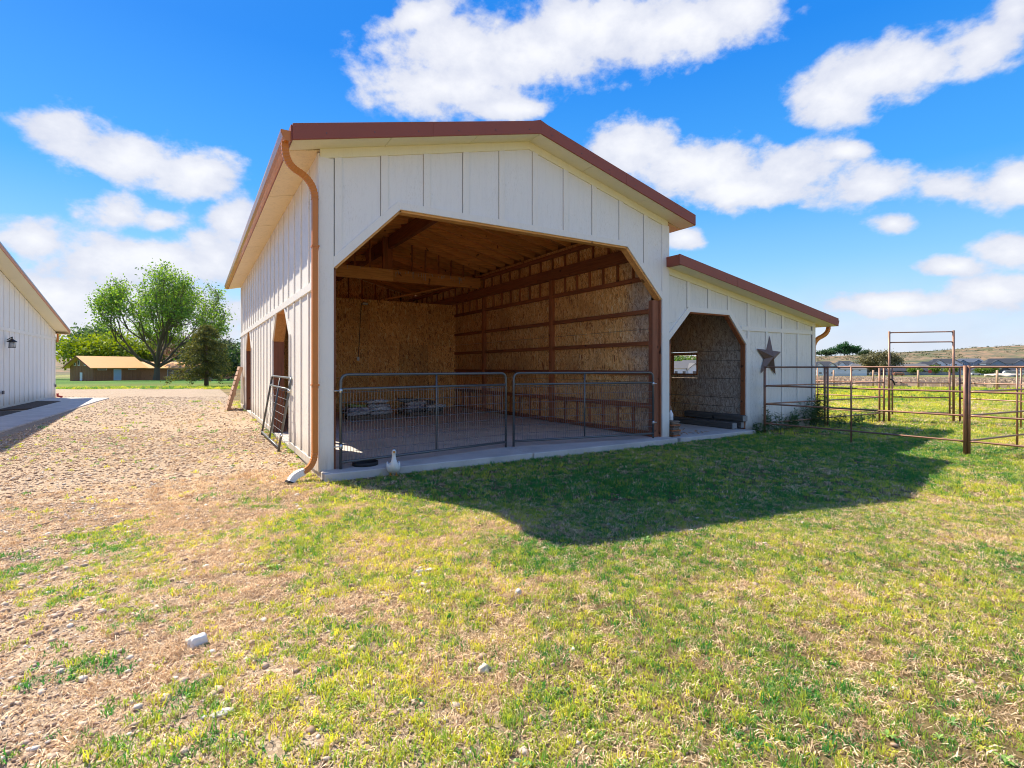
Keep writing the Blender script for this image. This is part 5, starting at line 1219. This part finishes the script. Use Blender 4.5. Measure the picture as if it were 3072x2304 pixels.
def tree(name, label, x, y, H_, seed, c0, c1, leaves, lsize, spread=.55, depth=5, nchild=3, trunk_r=.35, trunk_h=.18, up=.2, jitter=.8, group=None, bark='bark', limbs=4, shrink=.74, shift=(0, 0), wide=False, width=None, z=None, trans=.4):
    rng = np.random.default_rng(seed); out, tips = [], []; zb = float(height(x, y)) if z is None else z
    g = empty(name, (x, y, zb - .05), label, 'tree', group)
    th = H_ * trunk_h; out.append(([np.zeros(3), np.array([.02, .01, .5]) * th, np.array([0, .03, 1.]) * th], [trunk_r * 1.25, trunk_r, trunk_r * .9]))
    L0 = H_ * .30
    for k in range(limbs):
        a = 6.283 * k / limbs * (2.4 if wide else 1) + rng.random() * .7; t = (.35 + .5 * rng.random()) if k else .08
        if wide and k % 3 == 2: t = 1.05 + .25 * rng.random()
        grow(rng, (0, 0, th * (.85 + .15 * rng.random())), (math.cos(a) * math.sin(t), math.sin(a) * math.sin(t), math.cos(t)), L0 * (.85 + .3 * rng.random()), trunk_r * .55, depth - 1, out, tips, spread, nchild, up, shrink, .10, 3 if wide else 2)
    T = np.array([p for p, d in tips]); zmax = T[:, 2].max(); sc = H_ / (zmax + .3); hs = sc if width is None else width / (2 * np.percentile(np.hypot(T[:, 0], T[:, 1]), 97))
    Sv = np.array([hs, hs, sc]); T = T * Sv
    cen = (np.percentile(T[:, :2], 4, axis=0) + np.percentile(T[:, :2], 96, axis=0)) / 2 / (T[:, 2].max() * .6) - np.array(shift) / (T[:, 2].max() * .6)
    T[:, :2] -= cen * T[:, 2:3]
    if wide:
        c3 = np.array([shift[0], shift[1], H_ * .56]); rr3 = np.array([width * .5, width * .5, H_ * .44]); q = (T - c3) / rr3; ln3 = np.linalg.norm(q, axis=1)[:, None]
        T = np.where(ln3 > .92, c3 + q / ln3 * rr3 * (.80 + .16 * rng.random((len(T), 1))), T)
    
    def fixp(p):
        v = np.array([p[0] * Sv[0] - cen[0] * p[2] * Sv[2], p[1] * Sv[1] - cen[1] * p[2] * Sv[2], p[2] * Sv[2]])
        if wide and v[2] > H_ * .3:
            q = (v - c3) / rr3; l3 = np.linalg.norm(q)
            if l3 > .85: v = c3 + q / l3 * rr3 * (.85 + .08 * math.tanh(l3 - .85))
        return tuple(v)
    mbk = MB()
    for pts, rs in out:
        if rs[0] < .012: continue
        mbk.tube([fixp(p) for p in pts], rs, 6 if rs[0] > .08 else 4, cap=False)
    mbk.build('trunk', M[bark], g, True)
    w = rng.integers(0, len(T), leaves); C = T[w] + rng.normal(size=(leaves, 3)) * jitter * np.array([1, 1, .7]); C = C[C[:, 2] > th * .75]
    V, F = leaf_quads(C, lsize, rng)
    place('crown', np_mesh('crown', V, F, leaf(name + '_leaf', c0, c1, None, trans)), g); return g

tree('shade_tree', 'big spreading tree with airy bright green crown on the far lawn', -8.2, 116.0, 24.2, 8, (.10, .22, .04), (.30, .46, .08), 25000, .21, spread=.46, depth=6, nchild=3, trunk_r=.55, trunk_h=.15, up=.12, jitter=.6, limbs=10, shrink=.75, width=24, trans=.5, shift=(1.6, -1.0), wide=True)
BT = 'trees behind the brown house'
tree('background_tree', 'blue-green leafy tree at the far left behind the brown house', -36.5, 170, 13.5, 11, (.045, .10, .055), (.12, .20, .09), 5200, .42, depth=5, trunk_r=.3, jitter=1.2, group=BT, width=15)
tree('background_tree', 'dark bluish tree next to the white outbuilding corner', -42, 160, 9.5, 12, (.03, .075, .04), (.09, .15, .07), 4200, .42, depth=5, trunk_r=.25, jitter=1.2, group=BT, width=13)
tree('background_tree', 'bright yellow-green tree rising right behind the brown house roof', -20.5, 152, 11.5, 13, (.14, .21, .02), (.30, .38, .04), 8200, .40, depth=5, trunk_r=.3, jitter=1.5, group=BT, width=17, trunk_h=.1)
tree('background_tree', 'pale green loose tree behind the yellow-green one', -26.5, 182, 16.0, 14, (.08, .15, .05), (.18, .27, .09), 4200, .42, depth=5, trunk_r=.3, jitter=1.3, group=BT, width=13)
tree('background_tree', 'olive tree filling the gap behind the big tree trunk', -11.5, 158, 11.0, 15, (.08, .12, .03), (.18, .22, .05), 4600, .42, depth=5, trunk_r=.3, jitter=1.5, group=BT, width=12, trunk_h=.1)
tree('background_tree', 'nearly leafless pinkish grey tree beside the conifer', -2.2, 128, 11.5, 16, (.16, .12, .10), (.26, .20, .16), 3800, .20, depth=6, trunk_r=.3, jitter=.9, group=BT, bark='bark_grey', width=13, trunk_h=.1)
tree('background_tree', 'tall tree whose branches show just left of the barn', 6.9, 84, 10.5, 17, (.03, .09, .03), (.10, .20, .05), 3600, .2, depth=5, trunk_r=.2, jitter=.5, group=BT, width=6)
tree('background_tree', 'dark round tree close behind the far end of the barn', 2.9, 66, 4.4, 18, (.02, .055, .018), (.07, .12, .03), 5200, .20, depth=5, trunk_r=.22, jitter=.7, group=BT, width=5.6, trunk_h=.1)
tree('background_tree', 'grey-barked tree behind the conifer', .6, 96, 7.6, 19, (.05, .08, .04), (.12, .15, .07), 3200, .28, depth=5, trunk_r=.28, jitter=.9, group=BT, bark='bark_grey', width=9, trunk_h=.2)

def conifer(x, y, H_, W_, seed):
    rng = np.random.default_rng(seed); g = empty('conifer', (x, y, float(height(x, y)) - .05), 'dark drooping conifer with yellow-tipped branches by the drive', 'tree')
    mbk = MB(); mbk.tube([(0, 0, 0), (.03, 0, H_ * .5), (0, .02, H_ * .97)], [.20, .11, .02], 8); C = []; Tn = []
    for k in range(150):
        t = .14 + .84 * (k / 150) ** .9; z = H_ * t; L_ = W_ * .5 * (1 - t) ** .62 * (.65 + .5 * rng.random()) + .15; a = rng.random() * 6.283
        pts = [np.array([0, 0, z])]; 
        for q in (.33, .66, 1.0): pts.append(np.array([math.cos(a) * L_ * q, math.sin(a) * L_ * q, z + L_ * (.22 * q - .38 * q * q)]))
        mbk.tube([tuple(p) for p in pts], [.022, .016, .01, .004], 4, cap=False)
        n = int(85 * L_ + 25); u = rng.random(n) ** .75; P = np.array([np.interp(u, [0, .33, .66, 1], [p[i] for p in pts]) for i in range(3)]).T
        C.append(P + rng.normal(size=(n, 3)) * np.array([.13, .13, .08]) * (.5 + .6 * u[:, None]))
    mbk.build('trunk', M['bark'], g, True); C = np.concatenate(C); V, F = leaf_quads(C, .062, rng)
    rad = np.hypot(C[:, 0], C[:, 1]) / (W_ * .5 * np.clip(1 - C[:, 2] / H_, .05, 1) ** .62 + .2)
    place('crown', np_mesh('crown', V, F, leaf('conifer_needles', (.02, .05, .02), (.27, .26, .045), None, .25)), g)
conifer(-.75, 46.6, 5.7, 6.2, 3)

# ------------------------------------------------------------------ the brown house on the far lawn
def house_brown():
    cx_, cy_ = -18.0, 116.3; h0 = float(height(cx_, cy_))
    hb = empty('brown_house', (cx_, cy_, h0), 'long low brown board-sided house with tan metal roof on the far lawn', 'house'); hb.rotation_euler = (0, 0, math.radians(35))
    # local x runs along the long front (to the right, away), local -y is the front face, gable end at x = 0 faces -x
    W_, L1, L2, H1, HR = 7.6, 8.6, 36.0, 2.85, 4.75
    box('wall', M['brown_side'], hb, 0, L1, 0, W_, -.3, H1)
    MB().prism([(0, H1), (W_, H1), (W_ / 2, HR - .25)], 'x', 0, .12).build('gable_wall', M['brown_side'], hb)
    for s in (0, 1):
        ya, yb = (-.75, W_ / 2) if s == 0 else (W_ + .75, W_ / 2)
        za = HR - (HR - H1 + .0) / (W_ / 2) * (W_ / 2 + .75)
        MB().prism([(ya, za), (yb, HR), (yb, HR - .12), (ya, za - .12)], 'x', -.9, L1 + .9).build('roof', M['roof_tan'], hb)
        MB().prism([(ya, za + .01), (yb, HR + .01), (yb, HR - .2), (ya, za - .2)], 'x', -.96, -.90).build('fascia', M['red'], hb)
    box('wing_wall', M['brown_side'], hb, L1, L2, .6, 6.8, -.3, 2.5)
    MB().prism([(-.4, 2.42), (3.7, 3.75), (3.7, 3.63), (-.4, 2.30)], 'x', L1 + .6, L2 + .6).build('wing_roof', M['roof_tan'], hb); MB().prism([(7.8, 2.42), (3.7, 3.75), (3.7, 3.63), (7.8, 2.30)], 'x', L1 + .6, L2 + .6).build('wing_roof', M['roof_tan'], hb)
    for k in range(18): box('batten', M['brown_side'], hb, L1 * (k + .5) / 18 - .03, L1 * (k + .5) / 18 + .03, -.03, -.001, 0, H1)
    for k in range(15): box('batten', M['brown_side'], hb, -.03, -.001, W_ * (k + .5) / 15 - .03, W_ * (k + .5) / 15 + .03, 0, H1)
    def win(name, x0, x1, z0, z1, face='front', yoff=0.0, door=False, m_='glass'):
        if face == 'front': f = MB().box(x0 - .08, x1 + .08, yoff - .05, yoff - .001, z0 - .08, z1 + .08); p = MB().box(x0, x1, yoff - .06, yoff - .051, z0, z1)
        else: f = MB().box(-.05, -.001, x0 - .08, x1 + .08, z0 - .08, z1 + .08); p = MB().box(-.06, -.051, x0, x1, z0, z1)
        a = f.build(name, M['white_frame'], hb); p.build('pane' if not door else 'door_leaf', M[m_], a)
    for x0, x1, z0, z1 in ((1.3, 1.7, 2.95, 3.35), (2.35, 2.85, 2.95, 3.9), (4.35, 4.9, 2.95, 3.9), (5.7, 6.2, 2.95, 3.35)): win('window', x0, x1, z0, z1, 'gable')
    win('door', 3.55, 4.15, 0.1, 1.5, 'gable', door=True, m_='white_frame'); win('window', .8, 2.2, 2.1, 2.5); win('window', 6.2, 7.5, 2.15, 2.5); win('door', 3.55, 4.75, .1, 2.1, door=True, m_='blue_door')
    for x0, x1, z1 in ((14.3, 15.2, 2.0), (15.6, 16.6, 2.0), (17.9, 20.6, 2.05), (22.0, 24.6, 2.05)): win('window', x0, x1, .35, z1, yoff=.6)
    box('porch_post', M['brown_side'], hb, 17.2, 17.4, -.2, 0, 0, 2.35); box('porch_post', M['brown_side'], hb, 21.2, 21.4, -.2, 0, 0, 2.35)
house_brown()
r0 = stone_mesh(77, 'boulder', simple('boulder_stone', (.42, .28, .2), .9), 2); COL.objects.link(r0); r0.scale = (1.5, 1.1, .7); r0.location = (-24.5, 85.5, float(height(-24.5, 85.5)) + .2); r0.name = 'boulder'; tag(r0, 'reddish boulder lying on the lawn near the white outbuilding', 'boulder')
sh = MB().tube([(0, 0, 0), (0, 0, 1.1), (0, 0, 1.7)], [.5, .62, .15], 10).build('clipped_shrub', simple('dark_green_shrub', (.02, .09, .03), .9, 0, .5, 8), None, True, loc=(-12.0, 127.5, float(height(-12, 127.5)))); tag(sh, 'round dark green shrub against the brown house wing', 'shrub')

# ------------------------------------------------------------------ far field fence: wooden posts with wires
fp = [(51.6, 22.2), (50.4, 18.0), (49.2, 14.1), (48.3, 10.4), (49.4, 5.9), (50.2, 1.6), (51.0, -2.8)]
pm = MB().tube([(0, 0, -.2), (.01, 0, .8), (0, .01, 1.5)], [.085, .08, .075], 8).mesh('fence_post', M['plank'], True)
names = ['farthest left', 'left', 'second from left', 'middle', 'nearly rightmost', 'rightmost', 'outermost']
for i, (x, y) in enumerate(fp):
    o = place('fence_post', pm, None, loc=(x, y, float(height(x, y)))); o.rotation_euler = (.02 * math.sin(i * 3), .03 * math.cos(i * 2), i); tag(o, 'round wooden post of the far field fence, %s of the row' % names[i], 'fence post', 'round wooden posts of the far field fence')
for k, z in enumerate((.45, .85, 1.25)):
    w = MB().tube([(x, y, float(height(x, y)) + z) for x, y in fp], .006, 4); tag(w.build('fence_wire', M['wire'], None), '%s wire strung along the far wooden field posts' % ['lowest', 'middle', 'top'][k], 'fence wire', 'wires of the far field fence')

# ------------------------------------------------------------------ houses on the far side of the field
def zat(x, y): return max(float(height(x, y)), float(hill_z(x, y)))
def far_house(x, y, W_, D_, Hw, Hr, rz, wall, roof, label, gables=1, garage=True, name='distant_house'):
    g = empty(name, (x, y, zat(x, y)), label, 'house', 'houses beyond the field'); g.rotation_euler = (0, 0, rz)
    box('wall', M[wall], g, -W_ / 2, W_ / 2, -D_ / 2, D_ / 2, -2, Hw)
    e = .5; h = D_ / 2
    MB().add([(-W_ / 2 - e, -h - e, Hw - .05), (W_ / 2 + e, -h - e, Hw - .05), (W_ / 2 + e, h + e, Hw - .05), (-W_ / 2 - e, h + e, Hw - .05), (-W_ / 2 + h * .55, 0, Hw + Hr), (W_ / 2 - h * .55, 0, Hw + Hr)],
             [(0, 1, 5, 4), (1, 2, 5), (2, 3, 4, 5), (3, 0, 4), (3, 2, 1, 0)]).build('roof', M[roof], g)
    for k in range(gables):
        gx = (-W_ * .25 + k * W_ * .5) if gables > 1 else W_ * .22; gw = W_ * .16
        MB().prism([(gx - gw, Hw - .1), (gx + gw, Hw - .1), (gx, Hw + Hr * .62)], 'y', -h - 1.0, -h - .8).build('gable_wall', M[wall], g)
        for s in (-1, 1): MB().prism([(gx + s * (gw + .4), Hw - .35), (gx, Hw + Hr * .62 + .2), (gx, Hw + Hr * .62), (gx + s * (gw + .4), Hw - .55)], 'y', -h - 1.4, 0).build('gable_roof', M[roof], g)
        MB().box(gx - gw, gx + gw, -h - .98, -h + .2, -2, Hw - .1).build('gable_bay', M[wall], g)
        p = box('window', M['white_frame'], g, gx - .9, gx + .9, -h - 1.05, -h - 1.0, .9, 2.2); box('pane', M['glass'], p, gx - .75, gx + .75, -h - 1.09, -h - 1.055, 1.0, 2.1)
    for k in range(3):
        wx_ = -W_ * .42 + k * W_ * .2
        p = box('window', M['white_frame'], g, wx_ - .7, wx_ + .7, -h - .06, -h - .001, .9, 2.2); box('pane', M['glass'], p, wx_ - .55, wx_ + .55, -h - .10, -h - .061, 1.0, 2.1)
        if Hw > 4.5: p = box('window', M['white_frame'], g, wx_ - .7, wx_ + .7, -h - .06, -h - .001, Hw - 2.0, Hw - .8); box('pane', M['glass'], p, wx_ - .55, wx_ + .55, -h - .10, -h - .061, Hw - 1.9, Hw - .9)
    if garage: box('garage_door', M['white_frame'], g, W_ * .28, W_ * .45, -h - .05, -h - .001, 0, 2.3)
    return g
def polar(px, Z):                                             # bearing given as slope across the view, distance ahead
    a = px * Z; return (CAMX + a * .8536 + Z * .521, CAMY - a * .521 + Z * .8536)
V0 = -math.radians(58)                                        # most fronts look back towards the barn
FH = [  # slope, distance, W, D, wall, ridge, turn, wall mat, roof mat, label, gables
    (.600, 325, 13, 11, 5.6, 3.2, .15, 'wall_white', 'roof_dark', 'white two-storey farmhouse with dark gables right beside the lean-to corner', 2),
    (.640, 470, 15, 12, 4.2, 3.0, .2, 'wall_white', 'roof_dark', 'white house with many small gables higher on the slope', 2),
    (.672, 455, 18, 10, 3.0, 2.4, .1, 'wall_blue', 'roof_grey', 'low pale blue house with a grey roof left of the round tree', 0),
    (.592, 480, 16, 12, 3.0, 2.6, .0, 'wall_tan', 'roof_grey', 'low tan house with a flat-looking grey roof on the slope at left', 0),
    (.735, 470, 12, 10, 4.6, 3.4, .0, 'wall_blue', 'roof_blue', 'blue two-storey house standing high right of the round tree', 1),
    (.700, 345, 16, 11, 2.7, 2.2, .1, 'wall_dark', 'roof_dark', 'low dark house partly behind the small white shed', 0),
    (.770, 420, 24, 13, 3.0, 3.2, .05, 'wall_tan', 'roof_grey', 'wide tan house with a broad pale grey roof', 0),
    (.762, 350, 20, 12, 2.8, 2.8, .1, 'wall_dark', 'roof_dark', 'long dark house behind the low wall right of the round tree', 1),
    (.800, 440, 14, 11, 3.0, 3.0, .2, 'wall_tan', 'roof_dark', 'small tan house with a dark roof peeking over the row', 1),
    (.818, 352, 20, 12, 2.8, 3.0, .0, 'wall_tan', 'roof_dark', 'tan house with a dark roof and one gable in the near row', 1),
    (.832, 455, 22, 13, 3.0, 3.6, .1, 'wall_white', 'roof_dark', 'white trimmed house with a dark roof in the upper row', 2),
    (.868, 350, 19, 12, 2.8, 3.0, .1, 'wall_white', 'roof_dark', 'white gabled house with a dark roof left of the double post', 2),
    (.880, 450, 20, 12, 3.0, 3.4, -.1, 'wall_blue', 'roof_blue', 'blue-grey house with bright gable trim in the upper row', 2),
    (.918, 352, 24, 14, 2.8, 4.0, .1, 'wall_dark', 'roof_dark', 'large dark roofed house right of the double post', 1),
    (.950, 420, 28, 14, 3.0, 4.2, .0, 'wall_blue', 'roof_dark', 'wide dark roofed house with white skylight gables near the right edge', 2),
    (.985, 352, 22, 13, 2.8, 3.6, .1, 'wall_white', 'roof_dark', 'dark roofed house at the right edge of the view', 1),
    (.320, 195, 15, 12, 3.2, 2.6, .55, 'wall_white', 'roof_grey', 'grey roofed white house seen left in the lean-to window', 1),
    (.352, 215, 16, 12, 3.4, 3.4, .45, 'wall_blue', 'roof_grey', 'pale blue gabled house seen right in the lean-to window', 1)]
for px, Z, W_, D_, Hw, Hr, tn, wm, rm, lb, gb in FH:
    x, y = polar(px, Z); far_house(x, y, W_, D_, Hw, Hr, V0 + tn, wm, rm, lb, gb)
x, y = polar(.648, 322); g = empty('metal_shed', (x, y, zat(x, y)), 'plain white metal shed with three small high windows right of the farmhouse', 'shed'); g.rotation_euler = (0, 0, V0 + .3)
box('wall', M['wall_white'], g, -8, 8, -5, 5, -2, 4.1)
MB().prism([(-5.4, 4.0), (5.4, 4.0), (0, 5.4)], 'x', -8.3, 8.3).build('roof', M['roof_grey'], g)
for xx in (-4, 0, 4): box('window', M['glass'], g, xx - .5, xx + .5, -5.05, -5.001, 3.0, 3.5)
box('garage_door', M['white_frame'], g, -7.6, -5.2, -5.05, -5.001, 0, 3)
# garden walls and a parked white camper
for px0, px1, Z, h, lb in ((.735, .86, 335, 1.9, 'long grey-blue garden wall in front of the near row of houses'), (.60, .66, 300, 1.4, 'pale low wall before the farmhouse yard')):
    (xa, ya), (xb, yb) = polar(px0, Z), polar(px1, Z * 1.01)
    za = float(height(xa, ya)); o = MB().beam((xa, ya, za + h / 2 - .2), (xb, yb, za + h / 2 - .2), .3, h + .4).build('garden_wall', simple('wall_block', (.24, .27, .31) if px0 > .7 else (.6, .6, .6), .9), None); tag(o, lb, 'wall')
def vehicle(px, Z, L_, h, col, label, cat, name):
    x, y = polar(px, Z); g = empty(name, (x, y, float(height(x, y))), label, cat); g.rotation_euler = (0, 0, V0)
    m1 = simple(name + '_paint', col, .3)
    MB().prism([(-L_ / 2, .5), (L_ / 2, .5), (L_ / 2, h * .6), (L_ * .36, h), (-L_ * .44, h), (-L_ / 2, h * .7)], 'y', -1.1, 1.1).build('body', m1, g, bevel=.12)
    MB().prism([(-L_ * .40, h * .62), (L_ * .42, h * .62), (L_ * .34, h * .9), (-L_ * .38, h * .9)], 'y', -1.12, 1.12).build('window', M['glass'], g)
    for xx in (-L_ * .3, L_ * .3):
        for yy in (-1.0, 1.0): MB().tube([(xx, yy - .12, .42), (xx, yy + .12, .42)], .42, 14).build('wheel', M['rubber'], g, True)
vehicle(.968, 318, 11, 2.9, (.75, .75, .74), 'long white camper trailer parked near the right edge', 'trailer', 'camper'); vehicle(.697, 318, 5, 1.7, (.72, .72, .7), 'white car parked in front of the round tree', 'car', 'parked_car')
vehicle(.745, 312, 5.2, 2.0, (.35, .12, .05), 'rusty brown pickup parked right of the round tree', 'truck', 'pickup_truck'); vehicle(.893, 322, 4.6, 1.5, (.7, .72, .75), 'white car parked just right of the double post', 'car', 'parked_car')
o = stone_mesh(91, 'sand_pile', simple('pale_sand', (.62, .52, .42), 1), 3); COL.objects.link(o); x, y = polar(.945, 285); o.scale = (13, 9, 3.2); o.location = (x, y, float(height(x, y))); tag(o, 'wide pile of pale sand in front of the camper', 'sand pile')
sgn_ = empty('road_sign', (*polar(.805, 300), float(height(*polar(.805, 300)))), 'red octagonal sign on a thin post beyond the field', 'sign'); sgn_.rotation_euler = (0, 0, V0)
MB().tube([(0, 0, 0), (0, 0, 2.4)], .06, 6).build('post', M['zinc'], sgn_)
MB().prism([(1.0 * math.cos(math.pi / 8 + k * math.pi / 4), 2.6 + 1.0 * math.sin(math.pi / 8 + k * math.pi / 4)) for k in range(8)], 'y', -.1, -.06).build('panel', M['red_plastic'], sgn_)

# trees and bushes far off
RG = 'small trees planted along the near row of houses'
tree('willow_tree', 'large round olive-brown tree in front of the hillside', *polar(.705, 335), 15.5, 31, (.13, .13, .06), (.26, .24, .12), 9000, .55, depth=5, trunk_r=.5, jitter=1.5, width=20, trunk_h=.08)
for i, (px, Z, H_, W_, lb, c0, c1) in enumerate(((.775, 335, 5, 7, 'small bright green tree left of the red sign', (.10, .2, .02), (.2, .3, .04)), (.815, 336, 6, 5, 'small bright green tree right of the red sign', (.10, .2, .02), (.2, .3, .04)), (.845, 338, 5.5, 6, 'bright green tree left of the tall frame post', (.12, .2, .02), (.24, .3, .04)), (.905, 336, 5.5, 6, 'bright green tree right of the double post', (.09, .18, .02), (.18, .28, .04)), (.925, 340, 5.5, 7, 'wide green tree by the dark roofed house', (.08, .15, .02), (.16, .25, .04)), (.665, 330, 5, 8, 'green bushy tree right of the metal shed', (.08, .17, .02), (.17, .27, .04)))):
    tree('street_tree', lb, *polar(px, Z), H_, 50 + i, c0, c1, 1500, .38, depth=4, trunk_r=.15, jitter=.9, group=RG, width=W_, trunk_h=.12)
for i, (px, Z, H_, W_, lb, c0, c1) in enumerate(((.640, 960, 26, 30, 'tallest dark green tree on the skyline above the farmhouse', (.02, .09, .03), (.06, .16, .05)), (.655, 965, 18, 26, 'right neighbour of the tallest skyline tree', (.02, .09, .03), (.06, .16, .05)), (.622, 962, 15, 34, 'lower skyline trees left of the tallest one', (.02, .08, .03), (.06, .15, .05)), (.604, 960, 10, 34, 'low skyline trees nearest the lean-to corner', (.03, .08, .03), (.08, .14, .05)), (.682, 970, 10, 22, 'small skyline tree right of the green group', (.03, .07, .03), (.08, .12, .05)))):
    x, y = polar(px, Z); tree('skyline_tree', lb, x, y, H_, 70 + i, c0, c1, 2600, 1.2, depth=5, trunk_r=.5, jitter=2.4, group='green trees on the hill skyline', width=W_, trunk_h=.06, z=float(hill_z(x, y)))
for i, (px, Z, H_, W_, lb) in enumerate(((.31, 330, 11, 26, 'green trees seen through the lean-to window at left'), (.35, 345, 10, 26, 'green trees seen through the lean-to window at right'))):
    x, y = polar(px, Z); tree('window_view_tree', lb, x, y, H_, 90 + i, (.07, .15, .03), (.17, .26, .06), 3200, .8, depth=5, trunk_r=.4, jitter=2, group='trees seen through the lean-to window', width=W_, trunk_h=.08)
def bushes():
    rng = np.random.default_rng(5); n = 2200; az = np.radians(rng.uniform(40, 95, n)); r_ = 600 + 780 * rng.random(n) ** .8; X = CAMX + np.sin(az) * r_; Y = CAMY + np.cos(az) * r_; Z = hill_z(X, Y)
    k = uni(fbm(X * .012, Y * .012, 3, 3)) > .35; X, Y, Z = X[k], Y[k], Z[k]; s = 1.0 + 2.2 * rng.random(len(X)) ** 2
    per = 26; C = np.repeat(np.stack([X, Y, Z + s * .4], 1), per, 0) + rng.normal(size=(len(X) * per, 3)) * np.repeat(s, per)[:, None] * np.array([.9, .9, .42]); V, F = leaf_quads(C, .62, rng)
    o = place('hillside_shrubs', np_mesh('hillside_shrubs', V, F, leaf('sage_leaf', (.04, .065, .025), (.14, .15, .07), None, .2))); tag(o, 'scattered sage and juniper shrubs over the dry hillside', 'shrubs', kind='stuff')
    # tall dry weeds beyond the fence
    n = 26000; az = np.radians(rng.uniform(48, 92, n)); r_ = np.sqrt(rng.random(n) * (240 ** 2 - 58 ** 2) + 58 ** 2); X = CAMX + np.sin(az) * r_; Y = CAMY + np.cos(az) * r_
    h = .25 + .35 * rng.random(n); w = .10 + .25 * rng.random(n); a = rng.random(n) * 3.14; Z = height(X, Y); dx, dy = np.cos(a) * w, np.sin(a) * w
    V = np.stack([np.stack([X - dx, Y - dy, Z], 1), np.stack([X + dx, Y + dy, Z], 1), np.stack([X + dx * .4, Y + dy * .4, Z + h], 1), np.stack([X - dx * .7, Y - dy * .7, Z + h * .8], 1)], 1).reshape(-1, 3)
    o = place('dry_weeds', np_mesh('dry_weeds', V, np.arange(4 * n).reshape(-1, 4), leaf('dry_weed_leaf', (.34, .26, .17), (.62, .48, .34), None, .3))); tag(o, 'tall dry brown weeds in the field beyond the wooden posts', 'weeds', kind='stuff')
bushes()
